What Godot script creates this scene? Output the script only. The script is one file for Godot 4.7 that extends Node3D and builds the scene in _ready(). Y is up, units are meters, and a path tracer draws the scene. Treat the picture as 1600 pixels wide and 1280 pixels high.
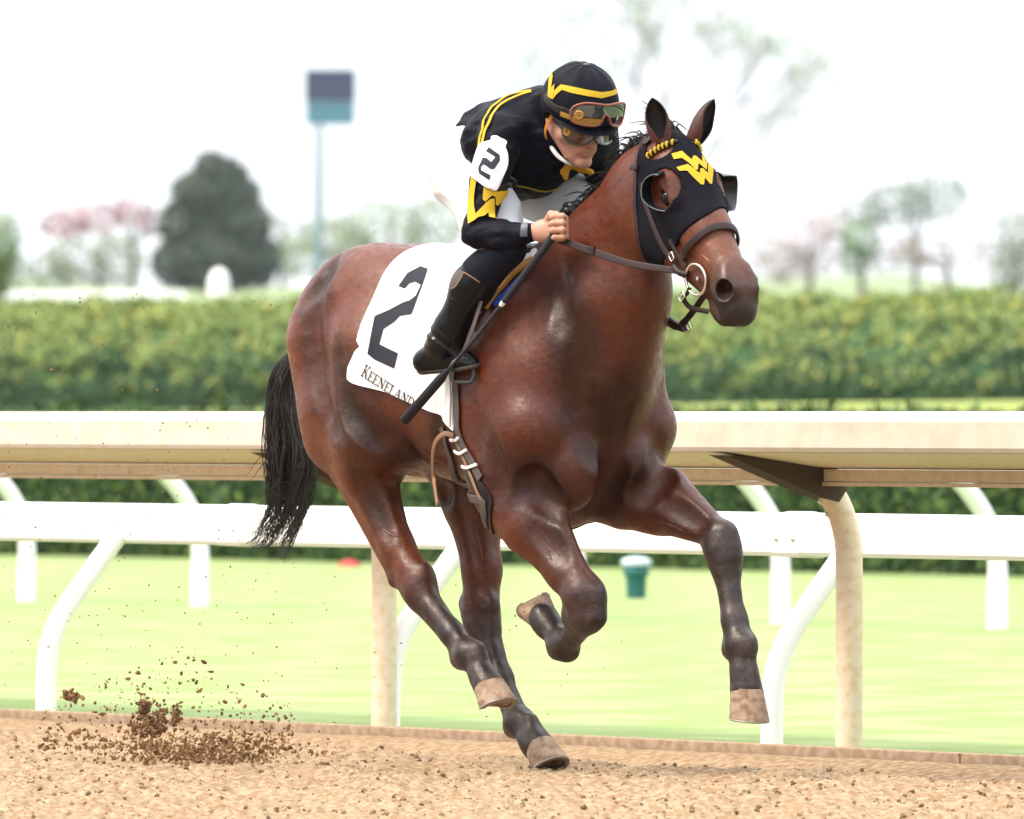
extends Node3D
# A racehorse and jockey at the gallop on a dirt track; rails, turf, hedges and hazy trees behind.

const F_PX := 17300.0        # focal length in photo pixels (1600 wide)
const EYE := 1.08            # camera height
const HORIZON := 647.0
const YAW := 56.0            # the horse's heading, turned from the picture plane toward the camera
const RAIL_YAW := 58.0
const CHEST := Vector3(0.286, 0.0, -33.0)

var hc := cos(deg_to_rad(YAW))
var hs := sin(deg_to_rad(YAW))
var rc := cos(deg_to_rad(RAIL_YAW))
var rs := sin(deg_to_rad(RAIL_YAW))
var rng := RandomNumberGenerator.new()
var used_names := {}
var M := {}
var t_start := 0

# ---------------------------------------------------------------- places
func W(a: float, b: float, u: float) -> Vector3:      # horse frame: ahead, to its right, up
	return CHEST + Vector3(a * hc - b * hs, u, a * hs + b * hc)

func J(x: float, y: float, b: float) -> Vector3:      # photo position on the upright plane b metres right of the horse's middle
	var q := (x - 800.0) / F_PX
	var a := (q * (33.0 - b * hc) - CHEST.x + b * hs) / (hc + q * hs)
	var dist := 33.0 - a * hs - b * hc
	return W(a, b, EYE - (y - HORIZON) * dist / F_PX)

func at_depth(x: float, y: float, dist: float) -> Vector3:
	return Vector3((x - 800.0) * dist / F_PX, EYE - (y - HORIZON) * dist / F_PX, -dist)

func body_of(p: Vector3) -> Vector3:                  # world -> (a, b, u)
	var q := p - CHEST
	return Vector3(q.x * hc + q.z * hs, -q.x * hs + q.z * hc, p.y)

func R(t: float, n: float, y: float) -> Vector3:      # rail frame: along the rail, away from the track, up
	return Vector3(0.0, 0.0, -36.85) + Vector3(t * rc + n * rs, y, t * rs - n * rc)

# ---------------------------------------------------------------- nodes
func numbered(called: String) -> String:
	if not used_names.has(called):
		used_names[called] = 0
		return called
	used_names[called] += 1
	return "%s_%03d" % [called, used_names[called]]

func thing(called: String, label: String, category: String, where := Vector3.ZERO, group := "") -> Node3D:
	var o := Node3D.new()
	o.name = numbered(called)
	add_child(o)
	o.position = where
	tag(o, label, category, group)
	return o

func tag(o: Node, label: String, category: String, group := "", kind := "") -> void:
	if label: o.set_meta("label", label)
	if category: o.set_meta("category", category)
	if group: o.set_meta("group", group)
	if kind: o.set_meta("kind", kind)

func part(called: String, mesh: Mesh, m: Material, parent: Node3D, world := true) -> MeshInstance3D:
	var o := MeshInstance3D.new()
	o.name = called
	o.mesh = mesh
	o.material_override = m
	o.cast_shadow = GeometryInstance3D.SHADOW_CASTING_SETTING_ON
	parent.add_child(o, true)
	if world:                                          # the mesh is in world places: undo the parent's offset
		var off := Vector3.ZERO
		var n: Node = parent
		while n != self:
			off += (n as Node3D).position
			n = n.get_parent()
		o.position = -off
	return o

func top(called: String, mesh: Mesh, m: Material, label: String, category: String, group := "", kind := "") -> MeshInstance3D:
	var o := MeshInstance3D.new()
	o.name = numbered(called)
	o.mesh = mesh
	o.material_override = m
	add_child(o)
	tag(o, label, category, group, kind)
	return o

func lin(r: float, g: float, b: float) -> Color:
	return Color(r, g, b).linear_to_srgb()

func mat(c: Color, rough := 0.7, spec := 0.5, metal := 0.0) -> StandardMaterial3D:
	var m := StandardMaterial3D.new()
	m.albedo_color = c
	m.roughness = rough
	m.metallic_specular = spec
	m.metallic = metal
	m.cull_mode = BaseMaterial3D.CULL_DISABLED
	return m

func noise_tex(freq: float, oct: int, seed_: int, size := 256, ramp: Gradient = null, as_normal := false, bump := 4.0, kind := FastNoiseLite.TYPE_SIMPLEX_SMOOTH) -> NoiseTexture2D:
	var n := FastNoiseLite.new()
	n.noise_type = kind
	n.frequency = freq
	n.fractal_octaves = oct
	n.seed = seed_
	var t := NoiseTexture2D.new()
	t.width = size
	t.height = size
	t.seamless = true
	t.noise = n
	t.as_normal_map = as_normal
	t.bump_strength = bump
	if ramp: t.color_ramp = ramp
	return t

func ramp2(a: Color, b: Color, p0 := 0.25, p1 := 0.75) -> Gradient:
	var g := Gradient.new()
	g.offsets = PackedFloat32Array([p0, p1])
	g.colors = PackedColorArray([a, b])
	return g

func triplanar(m: StandardMaterial3D, scale: float) -> StandardMaterial3D:
	m.uv1_triplanar = true
	m.uv1_world_triplanar = true
	m.uv1_scale = Vector3.ONE * scale
	return m

# ---------------------------------------------------------------- fields: tapered limbs joined smoothly
class Field:
	var A := PackedVector3Array()
	var B := PackedVector3Array()
	var ra := PackedFloat32Array()
	var rb := PackedFloat32Array()
	var k := PackedFloat32Array()
	var n1 := PackedVector3Array()
	var q1 := PackedFloat32Array()
	var n2 := PackedVector3Array()
	var q2 := PackedFloat32Array()
	var op := PackedInt32Array()
	var col := PackedColorArray()
	var reach := PackedFloat32Array()
	var tint := Color(1, 1, 1)
	var blend := 0.04

	func cone(a: Vector3, b: Vector3, r0: float, r1: float, kk := -1.0, n := Vector3.ZERO, q := 1.0, n_b := Vector3.ZERO, qb := 1.0, o := 0) -> void:
		A.append(a); B.append(b); ra.append(r0); rb.append(r1)
		k.append(blend if kk < 0.0 else kk)
		n1.append(n); q1.append(1.0 / q - 1.0); n2.append(n_b); q2.append(1.0 / qb - 1.0)
		op.append(o); col.append(tint)
		reach.append(maxf(r0, r1) + (blend if kk < 0.0 else kk) * 2.2)

	func blob(c: Vector3, e1: Vector3, r1: float, e2: Vector3, r2: float, r3: float, kk := -1.0, o := 0) -> void:
		# an ellipsoid: r1 along e1, r2 along e2, r3 along the third axis
		var big := maxf(r1, maxf(r2, r3))
		var e3 := e1.cross(e2).normalized()
		var axes := [[r1, e1], [r2, e2], [r3, e3]]
		axes.sort_custom(func(x, y): return x[0] < y[0])
		cone(c, c + e1 * 0.0001, big, big, kk, axes[0][1], axes[0][0] / big, axes[1][1], axes[1][0] / big, o)

	func at(p: Vector3, cand: PackedInt32Array) -> float:
		var d := 1.0
		for i in cand:
			var a := A[i]
			var v := p - a
			if q1[i] != 0.0:
				var n := n1[i]
				v += n * (v.dot(n) * q1[i])
				if q2[i] != 0.0:
					n = n2[i]
					v += n * (v.dot(n) * q2[i])
			var ab := B[i] - a
			var h := clampf(v.dot(ab) / ab.length_squared(), 0.0, 1.0)
			var di := (v - ab * h).length() - lerpf(ra[i], rb[i], h)
			if q1[i] != 0.0:
				di *= (2.0 + q1[i]) / (2.0 + 2.0 * q1[i])
			var kk := k[i]
			if op[i] == 0:
				var e := maxf(kk - absf(d - di), 0.0) / kk
				d = minf(d, di) - e * e * kk * 0.25
			else:
				di = -di
				var e := maxf(kk - absf(d - di), 0.0) / kk
				d = maxf(d, di) + e * e * kk * 0.25
		return d

	func near(p: Vector3, r: float) -> PackedInt32Array:
		var c := PackedInt32Array()
		for i in A.size():
			var ab := B[i] - A[i]
			var h := clampf((p - A[i]).dot(ab) / ab.length_squared(), 0.0, 1.0)
			if (p - A[i] - ab * h).length() - reach[i] < r:
				c.append(i)
		return c

	func all() -> PackedInt32Array:
		var c := PackedInt32Array()
		for i in A.size(): c.append(i)
		return c

	func color_at(p: Vector3, cand: PackedInt32Array, sharp := 45.0) -> Color:
		var s := Vector3.ZERO
		var al := 0.0
		var w := 0.0
		for i in cand:
			if op[i] == 2: continue
			var a := A[i]
			var v := p - a
			if q1[i] != 0.0:
				v += n1[i] * (v.dot(n1[i]) * q1[i])
				v += n2[i] * (v.dot(n2[i]) * q2[i])
			var ab := B[i] - a
			var h := clampf(v.dot(ab) / ab.length_squared(), 0.0, 1.0)
			var di := absf((v - ab * h).length() - lerpf(ra[i], rb[i], h))
			var e := exp(-di * sharp)
			s += Vector3(col[i].r, col[i].g, col[i].b) * e
			al += col[i].a * e
			w += e
		w = maxf(w, 1e-9)
		return Color(s.x / w, s.y / w, s.z / w, al / w)

	func normal(p: Vector3, cand: PackedInt32Array) -> Vector3:
		var e := 0.002
		return Vector3(at(p + Vector3(e, 0, 0), cand) - at(p - Vector3(e, 0, 0), cand), at(p + Vector3(0, e, 0), cand) - at(p - Vector3(0, e, 0), cand), at(p + Vector3(0, 0, e), cand) - at(p - Vector3(0, 0, e), cand)).normalized()

	func hit(from: Vector3, dir: Vector3, cand: PackedInt32Array, most := 2.0) -> Vector3:
		var t := 0.0
		for i in 90:
			var d := at(from + dir * t, cand)
			if d < 0.0006 or t > most: break
			t += maxf(d * 0.7, 0.0006)
		return from + dir * t

const BL := 8

# Meshes the zero surface of a field, shaped further by post(d, p) if given, as surface nets.
func net(f: Field, cell: float, lo: Vector3, hi: Vector3, post: Variant = null, paint: Variant = null, colored := true, slack := 1.9) -> ArrayMesh:
	var bx := int(ceil((hi.x - lo.x) / cell / BL))
	var by := int(ceil((hi.y - lo.y) / cell / BL))
	var bz := int(ceil((hi.z - lo.z) / cell / BL))
	var n_b := bx * by * bz
	var values := []
	var cands := []
	values.resize(n_b)
	cands.resize(n_b)
	var half := cell * BL * 0.5
	var diag := half * sqrt(3.0)
	var has_post := post != null
	var job := func(slab: int) -> void:
		for iy in by:
			for iz in bz:
				var id := (slab * by + iy) * bz + iz
				var o := lo + Vector3(slab, iy, iz) * (cell * BL)
				var c := o + Vector3.ONE * half
				var cand := f.near(c, diag + 0.012)
				if cand.is_empty(): continue
				var d := f.at(c, cand)
				if has_post: d = post.call(d, c)
				if absf(d) > diag * slack + 0.004: continue
				var v := PackedFloat32Array()
				v.resize((BL + 1) * (BL + 1) * (BL + 1))
				var w := 0
				for i in BL + 1:
					for j in BL + 1:
						for l in BL + 1:
							var p := o + Vector3(i, j, l) * cell
							var e := f.at(p, cand)
							if has_post: e = post.call(e, p)
							v[w] = e
							w += 1
				values[id] = v
				cands[id] = cand
	var task := WorkerThreadPool.add_group_task(job, bx)
	WorkerThreadPool.wait_for_group_task_completion(task)
	var verts := PackedVector3Array()
	var norms := PackedVector3Array()
	var cols := PackedColorArray()
	var idx := PackedInt32Array()
	var ids := []
	ids.resize(n_b)
	var s := BL + 1
	var ox := s * s
	var oy := s
	for id in n_b:
		if values[id] == null: continue
		var v: PackedFloat32Array = values[id]
		var mine := PackedInt32Array()
		mine.resize(BL * BL * BL)
		mine.fill(-1)
		var ix := id / (by * bz)
		var iy := (id / bz) % by
		var iz := id % bz
		var o := lo + Vector3(ix, iy, iz) * (cell * BL)
		for i in BL:
			for j in BL:
				var base := i * ox + j * oy
				for l in BL:
					var b0 := base + l
					var c000 := v[b0]
					var c001 := v[b0 + 1]
					var c010 := v[b0 + oy]
					var c011 := v[b0 + oy + 1]
					var c100 := v[b0 + ox]
					var c101 := v[b0 + ox + 1]
					var c110 := v[b0 + ox + oy]
					var c111 := v[b0 + ox + oy + 1]
					var cnt := int(c000 < 0.0) + int(c001 < 0.0) + int(c010 < 0.0) + int(c011 < 0.0) + int(c100 < 0.0) + int(c101 < 0.0) + int(c110 < 0.0) + int(c111 < 0.0)
					if cnt == 0 or cnt == 8: continue
					var sum := Vector3.ZERO
					var m := 0
					if (c000 < 0.0) != (c100 < 0.0): sum += Vector3(c000 / (c000 - c100), 0, 0); m += 1
					if (c010 < 0.0) != (c110 < 0.0): sum += Vector3(c010 / (c010 - c110), 1, 0); m += 1
					if (c001 < 0.0) != (c101 < 0.0): sum += Vector3(c001 / (c001 - c101), 0, 1); m += 1
					if (c011 < 0.0) != (c111 < 0.0): sum += Vector3(c011 / (c011 - c111), 1, 1); m += 1
					if (c000 < 0.0) != (c010 < 0.0): sum += Vector3(0, c000 / (c000 - c010), 0); m += 1
					if (c100 < 0.0) != (c110 < 0.0): sum += Vector3(1, c100 / (c100 - c110), 0); m += 1
					if (c001 < 0.0) != (c011 < 0.0): sum += Vector3(0, c001 / (c001 - c011), 1); m += 1
					if (c101 < 0.0) != (c111 < 0.0): sum += Vector3(1, c101 / (c101 - c111), 1); m += 1
					if (c000 < 0.0) != (c001 < 0.0): sum += Vector3(0, 0, c000 / (c000 - c001)); m += 1
					if (c100 < 0.0) != (c101 < 0.0): sum += Vector3(1, 0, c100 / (c100 - c101)); m += 1
					if (c010 < 0.0) != (c011 < 0.0): sum += Vector3(0, 1, c010 / (c010 - c011)); m += 1
					if (c110 < 0.0) != (c111 < 0.0): sum += Vector3(1, 1, c110 / (c110 - c111)); m += 1
					var t := sum / m
					mine[(i * BL + j) * BL + l] = verts.size()
					verts.append(o + (Vector3(i, j, l) + t) * cell)
					var gx := lerpf(lerpf(c100 - c000, c110 - c010, t.y), lerpf(c101 - c001, c111 - c011, t.y), t.z)
					var gy := lerpf(lerpf(c010 - c000, c110 - c100, t.x), lerpf(c011 - c001, c111 - c101, t.x), t.z)
					var gz := lerpf(lerpf(c001 - c000, c101 - c100, t.x), lerpf(c011 - c010, c111 - c110, t.x), t.y)
					norms.append(Vector3(gx, gy, gz).normalized())
					if paint != null:
						cols.append(paint.call(verts[-1], f.color_at(verts[-1], cands[id])))
					elif colored:
						cols.append(f.color_at(verts[-1], cands[id]))
		ids[id] = mine
	var find: Variant = func(x: int, y: int, z: int) -> int:
		if x < 0 or y < 0 or z < 0: return -1
		var g = ids[((x >> 3) * by + (y >> 3)) * bz + (z >> 3)]
		if g == null: return -1
		return g[((x & 7) * BL + (y & 7)) * BL + (z & 7)]
	for id in n_b:
		if values[id] == null: continue
		var v: PackedFloat32Array = values[id]
		var gx0 := (id / (by * bz)) * BL
		var gy0 := ((id / bz) % by) * BL
		var gz0 := (id % bz) * BL
		var mine: PackedInt32Array = ids[id]
		for i in BL:
			for j in BL:
				for l in BL:
					var me := mine[(i * BL + j) * BL + l]
					if me < 0: continue
					var b0 := i * ox + j * oy + l
					var inside := v[b0] < 0.0
					var X := gx0 + i
					var Y := gy0 + j
					var Z := gz0 + l
					if inside != (v[b0 + ox] < 0.0):
						quad(idx, me, find.call(X, Y - 1, Z), find.call(X, Y - 1, Z - 1), find.call(X, Y, Z - 1), inside)
					if inside != (v[b0 + oy] < 0.0):
						quad(idx, me, find.call(X, Y, Z - 1), find.call(X - 1, Y, Z - 1), find.call(X - 1, Y, Z), inside)
					if inside != (v[b0 + 1] < 0.0):
						quad(idx, me, find.call(X - 1, Y, Z), find.call(X - 1, Y - 1, Z), find.call(X, Y - 1, Z), inside)
	var arr := []
	arr.resize(Mesh.ARRAY_MAX)
	arr[Mesh.ARRAY_VERTEX] = verts
	arr[Mesh.ARRAY_NORMAL] = norms
	if cols.size(): arr[Mesh.ARRAY_COLOR] = cols
	arr[Mesh.ARRAY_INDEX] = idx
	var out := ArrayMesh.new()
	if idx.size(): out.add_surface_from_arrays(Mesh.PRIMITIVE_TRIANGLES, arr)
	return out

func quad(idx: PackedInt32Array, a: int, b: int, c: int, d: int, flip: bool) -> void:
	if b < 0 or c < 0 or d < 0: return
	if flip:
		idx.append_array(PackedInt32Array([a, c, b, a, d, c]))
	else:
		idx.append_array(PackedInt32Array([a, b, c, a, c, d]))

func join(meshes: Array) -> ArrayMesh:
	var v := PackedVector3Array(); var n := PackedVector3Array(); var c := PackedColorArray(); var ix := PackedInt32Array()
	for m: ArrayMesh in meshes:
		if m.get_surface_count() == 0: continue
		var arr := m.surface_get_arrays(0)
		var base := v.size()
		v.append_array(arr[Mesh.ARRAY_VERTEX]); n.append_array(arr[Mesh.ARRAY_NORMAL])
		if arr[Mesh.ARRAY_COLOR] != null: c.append_array(arr[Mesh.ARRAY_COLOR])
		for i: int in arr[Mesh.ARRAY_INDEX]: ix.append(base + i)
	var out := []
	out.resize(Mesh.ARRAY_MAX)
	out[Mesh.ARRAY_VERTEX] = v; out[Mesh.ARRAY_NORMAL] = n; out[Mesh.ARRAY_INDEX] = ix
	if c.size() == v.size(): out[Mesh.ARRAY_COLOR] = c
	var r := ArrayMesh.new()
	r.add_surface_from_arrays(Mesh.PRIMITIVE_TRIANGLES, out)
	return r

# ---------------------------------------------------------------- swept and lofted shapes
func smooth_path(p: Array, per := 6) -> PackedVector3Array:
	var out := PackedVector3Array()
	for i in p.size() - 1:
		var p0: Vector3 = p[maxi(i - 1, 0)]
		var p1: Vector3 = p[i]
		var p2: Vector3 = p[i + 1]
		var p3: Vector3 = p[mini(i + 2, p.size() - 1)]
		for j in per:
			out.append(p1.cubic_interpolate(p2, p0, p3, float(j) / per))
	out.append(p[-1])
	return out

class Soup:
	var v := PackedVector3Array()
	var n := PackedVector3Array()
	var c := PackedColorArray()
	var uv := PackedVector2Array()
	var ix := PackedInt32Array()

	func mesh() -> ArrayMesh:
		for i in range(0, ix.size(), 3):                 # faces turned the way their normals point
			var i0 := ix[i]; var i1 := ix[i + 1]; var i2 := ix[i + 2]
			if (v[i2] - v[i0]).cross(v[i1] - v[i0]).dot(n[i0] + n[i1] + n[i2]) < 0.0:
				ix[i + 1] = i2
				ix[i + 2] = i1
		var a := []
		a.resize(Mesh.ARRAY_MAX)
		a[Mesh.ARRAY_VERTEX] = v
		a[Mesh.ARRAY_NORMAL] = n
		if c.size() == v.size(): a[Mesh.ARRAY_COLOR] = c
		if uv.size() == v.size(): a[Mesh.ARRAY_TEX_UV] = uv
		a[Mesh.ARRAY_INDEX] = ix
		var m := ArrayMesh.new()
		if ix.size(): m.add_surface_from_arrays(Mesh.PRIMITIVE_TRIANGLES, a)
		return m

	func smooth() -> void:                              # normals from the faces, shared by equal indices
		n.resize(v.size())
		n.fill(Vector3.ZERO)
		for i in range(0, ix.size(), 3):
			var fn := (v[ix[i + 2]] - v[ix[i]]).cross(v[ix[i + 1]] - v[ix[i]])
			for j in 3: n[ix[i + j]] += fn
		for i in n.size(): n[i] = n[i].normalized() if n[i].length_squared() > 0.0 else Vector3.UP

	func tri(a: Vector3, b: Vector3, d: Vector3) -> void:
		var base := v.size()
		var fn := (d - a).cross(b - a).normalized()
		for p in [a, b, d]:
			v.append(p); n.append(fn)
		ix.append_array(PackedInt32Array([base, base + 1, base + 2]))

	func box(o: Vector3, x: Vector3, y: Vector3, z: Vector3) -> void:   # centre and half extents
		for f in [[x, y, z], [-x, z, y], [y, z, x], [-y, x, z], [z, x, y], [-z, y, x]]:
			var base := v.size()
			for s in [[-1, -1], [1, -1], [1, 1], [-1, 1]]:
				v.append(o + f[0] + f[1] * s[0] + f[2] * s[1])
				n.append((f[0] as Vector3).normalized())
			ix.append_array(PackedInt32Array([base, base + 2, base + 1, base, base + 3, base + 2]))

	func bar(o: Vector3, x: Vector3, y: Vector3, z: Vector3, ch: float) -> void:   # a box with chamfered edges along its three directions
		var e := [x.normalized(), y.normalized(), z.normalized()]
		var h := [x, y, z]
		var base := v.size()
		var pts := []
		for sx in [-1, 1]:
			for sy in [-1, 1]:
				for sz in [-1, 1]:
					var k: Vector3 = o + x * sx + y * sy + z * sz
					var s := [sx, sy, sz]
					for ax in 3:                         # the corner point on the face ax
						var q := k
						for other in 3:
							if other != ax: q -= e[other] * ch * s[other]
						pts.append(q)
						v.append(q); n.append((e[ax] as Vector3) * s[ax])
		var id := func(sx: int, sy: int, sz: int, ax: int) -> int:
			return base + ((sx * 2 + sy) * 2 + sz) * 3 + ax
		var put := func(a: int, b: int, d: int, g: int) -> void:
			ix.append_array(PackedInt32Array([a, b, d, a, d, g]))
		for ax in 3:
			for s in 2:
				var q := []
				for w in [[0, 0], [1, 0], [1, 1], [0, 1]]:
					var t := [0, 0, 0]
					t[ax] = s; t[(ax + 1) % 3] = w[0]; t[(ax + 2) % 3] = w[1]
					q.append(id.call(t[0], t[1], t[2], ax))
				put.call(q[0], q[1], q[2], q[3])
		for ax in 3:                                     # chamfers along axis ax
			var b1 := (ax + 1) % 3
			var b2 := (ax + 2) % 3
			for w in [[0, 0], [1, 0], [1, 1], [0, 1]]:
				var t0 := [0, 0, 0]
				t0[b1] = w[0]; t0[b2] = w[1]
				var t1 := t0.duplicate()
				t1[ax] = 1
				put.call(id.call(t0[0], t0[1], t0[2], b1), id.call(t1[0], t1[1], t1[2], b1), id.call(t1[0], t1[1], t1[2], b2), id.call(t0[0], t0[1], t0[2], b2))

	func ring_loft(rings: Array, closed_ends := true) -> void:          # each ring a PackedVector3Array of the same size
		var base := v.size()
		var m: int = rings[0].size()
		for r in rings: v.append_array(r)
		for i in rings.size() - 1:
			for j in m:
				var a := base + i * m + j
				var b := base + i * m + (j + 1) % m
				ix.append_array(PackedInt32Array([a, a + m, b, b, a + m, b + m]))
		if closed_ends:
			for e in [0, rings.size() - 1]:
				var c0 := Vector3.ZERO
				for p in rings[e]: c0 += p
				var ci := v.size()
				v.append(c0 / m)
				for p in rings[e]: v.append(p)
				for j in m:
					var a := ci + 1 + j
					var b := ci + 1 + (j + 1) % m
					ix.append_array(PackedInt32Array([ci, b, a] if e > 0 else [ci, a, b]))

func tube(path: PackedVector3Array, radii: Array, sides := 10) -> ArrayMesh:
	return strap(path, PackedVector3Array(), radii, radii, sides)

# A sweep with half widths w (across) and half thicknesses h (along the given outward normals)
func strap(path: PackedVector3Array, outs: PackedVector3Array, w: Array, h: Array, sides := 10) -> ArrayMesh:
	var s := Soup.new()
	sweep_into(s, path, outs, w, h, sides)
	s.smooth()
	return s.mesh()

func sweep_into(s: Soup, path: PackedVector3Array, outs: PackedVector3Array, w: Array, h: Array, sides := 10) -> void:
	var rings := []
	var last := path.size() - 1
	var up := Vector3.UP
	for i in path.size():
		var t := (path[mini(i + 1, last)] - path[maxi(i - 1, 0)]).normalized()
		if outs.size(): up = outs[i]
		elif i == 0 and absf(t.dot(up)) > 0.9: up = Vector3.RIGHT
		up = (up - t * up.dot(t)).normalized()
		var x := t.cross(up)
		var f := float(i) / last
		var rw := sample(w, f)
		var rh := sample(h, f)
		var r := PackedVector3Array()
		for j in sides:
			var a := TAU * j / sides
			var cx := cos(a)
			var cy := sin(a)
			if outs.size():                              # a squarish strap section
				cx = signf(cx) * pow(absf(cx), 0.45)
				cy = signf(cy) * pow(absf(cy), 0.45)
			r.append(path[i] + x * (cx * rw) + up * (cy * rh))
		rings.append(r)
	s.ring_loft(rings)

func sample(a: Array, f: float) -> float:
	var q := f * (a.size() - 1)
	var i := mini(int(q), a.size() - 1)
	return lerpf(a[i], a[mini(i + 1, a.size() - 1)], q - i)

func ray_dir(x: float, y: float) -> Vector3:
	return Vector3((x - 800.0) / F_PX, -(y - HORIZON) / F_PX, -1.0).normalized()

# Where the line of sight through a photo position meets a field grown by off; used to find where things lie on a body
func seen(f: Field, x: float, y: float, off := 0.0, from := 30.8) -> Vector3:
	var d := ray_dir(x, y)
	var o := Vector3(0, EYE, 0)
	var t := from
	var cand := PackedInt32Array()
	for i in f.A.size():
		var ab := f.B[i] - f.A[i]
		# closest approach of the line to the limb, checked at its ends and middle
		var near := 9.0
		for h in [0.0, 0.25, 0.5, 0.75, 1.0]:
			var c: Vector3 = f.A[i] + ab * h - o
			near = minf(near, (c - d * c.dot(d)).length())
		if near < f.reach[i] + ab.length() * 0.13 + off: cand.append(i)
	for i in 120:
		var e := f.at(o + d * t, cand) - off
		if e < 0.0005 or t > 36.0: break
		t += maxf(e * 0.75, 0.0005)
	return o + d * t

func laid(f: Field, p: Vector3, off: float) -> Vector3:   # the nearest point that lies off metres above the surface
	var cand := f.near(p, 0.06)
	for i in 4:
		p -= f.normal(p, cand) * (f.at(p, cand) - off)
	return p

# A strap lying on a body: the path is given by points near the surface
func strap_on(f: Field, pts: Array, half_w: float, half_h: float, off := 0.0, per := 6) -> ArrayMesh:
	var path := smooth_path(pts, per)
	var outs := PackedVector3Array()
	for i in path.size():
		path[i] = laid(f, path[i], off + half_h)
		outs.append(f.normal(path[i], f.near(path[i], 0.06)))
	return strap(path, outs, [half_w], [half_h], 12)

# A flat piece of cloth or print cut to an outline (photo positions) and laid on a body, with its own thin edge
func patch(f: Field, outline: PackedVector2Array, step: float, off: float, lift := 0.002, from := 30.8) -> ArrayMesh:
	var s := Soup.new()
	var lo := outline[0]
	var hi := outline[0]
	for p in outline:
		lo = lo.min(p); hi = hi.max(p)
	var known := {}
	var put := func(p: Vector2) -> int:
		var key := Vector2i((p * 50.0).round())
		if known.has(key): return known[key]
		var q := seen(f, p.x, p.y, off, from)
		var nn := f.normal(q, f.near(q, 0.05))
		if -q.z > 35.5 or absf(f.at(q, f.near(q, 0.05)) - off) > 0.004:   # past the edge of the body
			known[key] = -1
			return -1
		known[key] = s.v.size()
		s.v.append(q + nn * lift)
		s.n.append(nn)
		return known[key]
	var x := floorf(lo.x / step) * step
	while x < hi.x:
		var y := floorf(lo.y / step) * step
		while y < hi.y:
			var cell := PackedVector2Array([Vector2(x, y), Vector2(x + step, y), Vector2(x + step, y + step), Vector2(x, y + step)])
			for piece in Geometry2D.intersect_polygons(outline, cell):
				var tr := Geometry2D.triangulate_polygon(piece)
				var area := 0.0
				for i in range(0, tr.size(), 3):
					var a := piece[tr[i]]; var b := piece[tr[i + 1]]; var c := piece[tr[i + 2]]
					var i0: int = put.call(a)
					var i1: int = put.call(b)
					var i2: int = put.call(c)
					if i0 < 0 or i1 < 0 or i2 < 0: continue
					if maxf((s.v[i0] - s.v[i1]).length(), (s.v[i0] - s.v[i2]).length()) > 0.06: continue
					if (b - a).cross(c - a) < 0.0: s.ix.append_array(PackedInt32Array([i0, i2, i1]))
					else: s.ix.append_array(PackedInt32Array([i0, i1, i2]))
			y += step
		x += step
	return s.mesh()

func px(zoom: Array, ox: float, oy: float, k: float) -> PackedVector2Array:   # positions read from an enlarged part of the photo
	var out := PackedVector2Array()
	for p in zoom: out.append(Vector2(ox + p[0] / k, oy + p[1] / k))
	return out

func sphere(c: Vector3, r: float, sx := 1.0, sy := 1.0, sz := 1.0) -> ArrayMesh:
	var m := SphereMesh.new()
	m.radius = r
	m.height = 2.0 * r
	m.radial_segments = 24
	m.rings = 12
	var st := SurfaceTool.new()
	st.append_from(m, 0, Transform3D(Basis.from_scale(Vector3(sx, sy, sz)), c))
	return st.commit()

# ---------------------------------------------------------------- camera, sky and sun
func camera_and_light() -> void:
	var cam := Camera3D.new()
	cam.name = "camera"
	add_child(cam)
	cam.position = Vector3(0, EYE, 0)
	cam.rotation.x = atan((HORIZON - 640.0) / F_PX)
	var lens := CameraAttributesPhysical.new()
	lens.frustum_focal_length = 260.0
	lens.frustum_focus_distance = 32.9
	lens.frustum_near = 1.0
	lens.frustum_far = 6000.0
	lens.exposure_aperture = 5.6
	cam.attributes = lens
	cam.fov = rad_to_deg(2.0 * atan(640.0 / F_PX))
	cam.near = 1.0
	cam.far = 6000.0
	cam.current = true
	var we := WorldEnvironment.new()
	we.name = "daylight"
	var env := Environment.new()
	env.background_mode = Environment.BG_SKY
	var sky := Sky.new()
	var sm := ProceduralSkyMaterial.new()
	sm.sky_top_color = lin(0.93, 0.96, 1.0)
	sm.sky_horizon_color = lin(0.32, 0.33, 0.345)
	sm.sky_curve = 0.6   # an overcast sky: three times as bright overhead as at the horizon
	sm.ground_horizon_color = lin(0.2, 0.2, 0.18)
	sm.ground_bottom_color = lin(0.25, 0.25, 0.2)
	sm.sun_angle_max = 1.0
	sky.sky_material = sm
	env.sky = sky
	env.tonemap_mode = Environment.TONE_MAPPER_LINEAR
	env.tonemap_exposure = EXPOSURE
	env.fog_enabled = true
	env.fog_density = FOG
	env.fog_light_color = Color(0.93, 0.97, 1.0)
	env.sdfgi_enabled = true
	env.ssao_enabled = true
	env.ssil_enabled = true
	we.environment = env
	add_child(we)
	var sun := DirectionalLight3D.new()
	sun.name = "sun"
	sun.light_color = Color(1.0, 0.95, 0.88)
	sun.light_energy = 0.5
	sun.light_angular_distance = 26.0
	sun.shadow_enabled = true
	add_child(sun)
	sun.look_at_from_position(Vector3(-3.6, 5.0, 1.3), Vector3.ZERO)

const EXPOSURE := 4.0
const FOG := 0.00007

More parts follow.
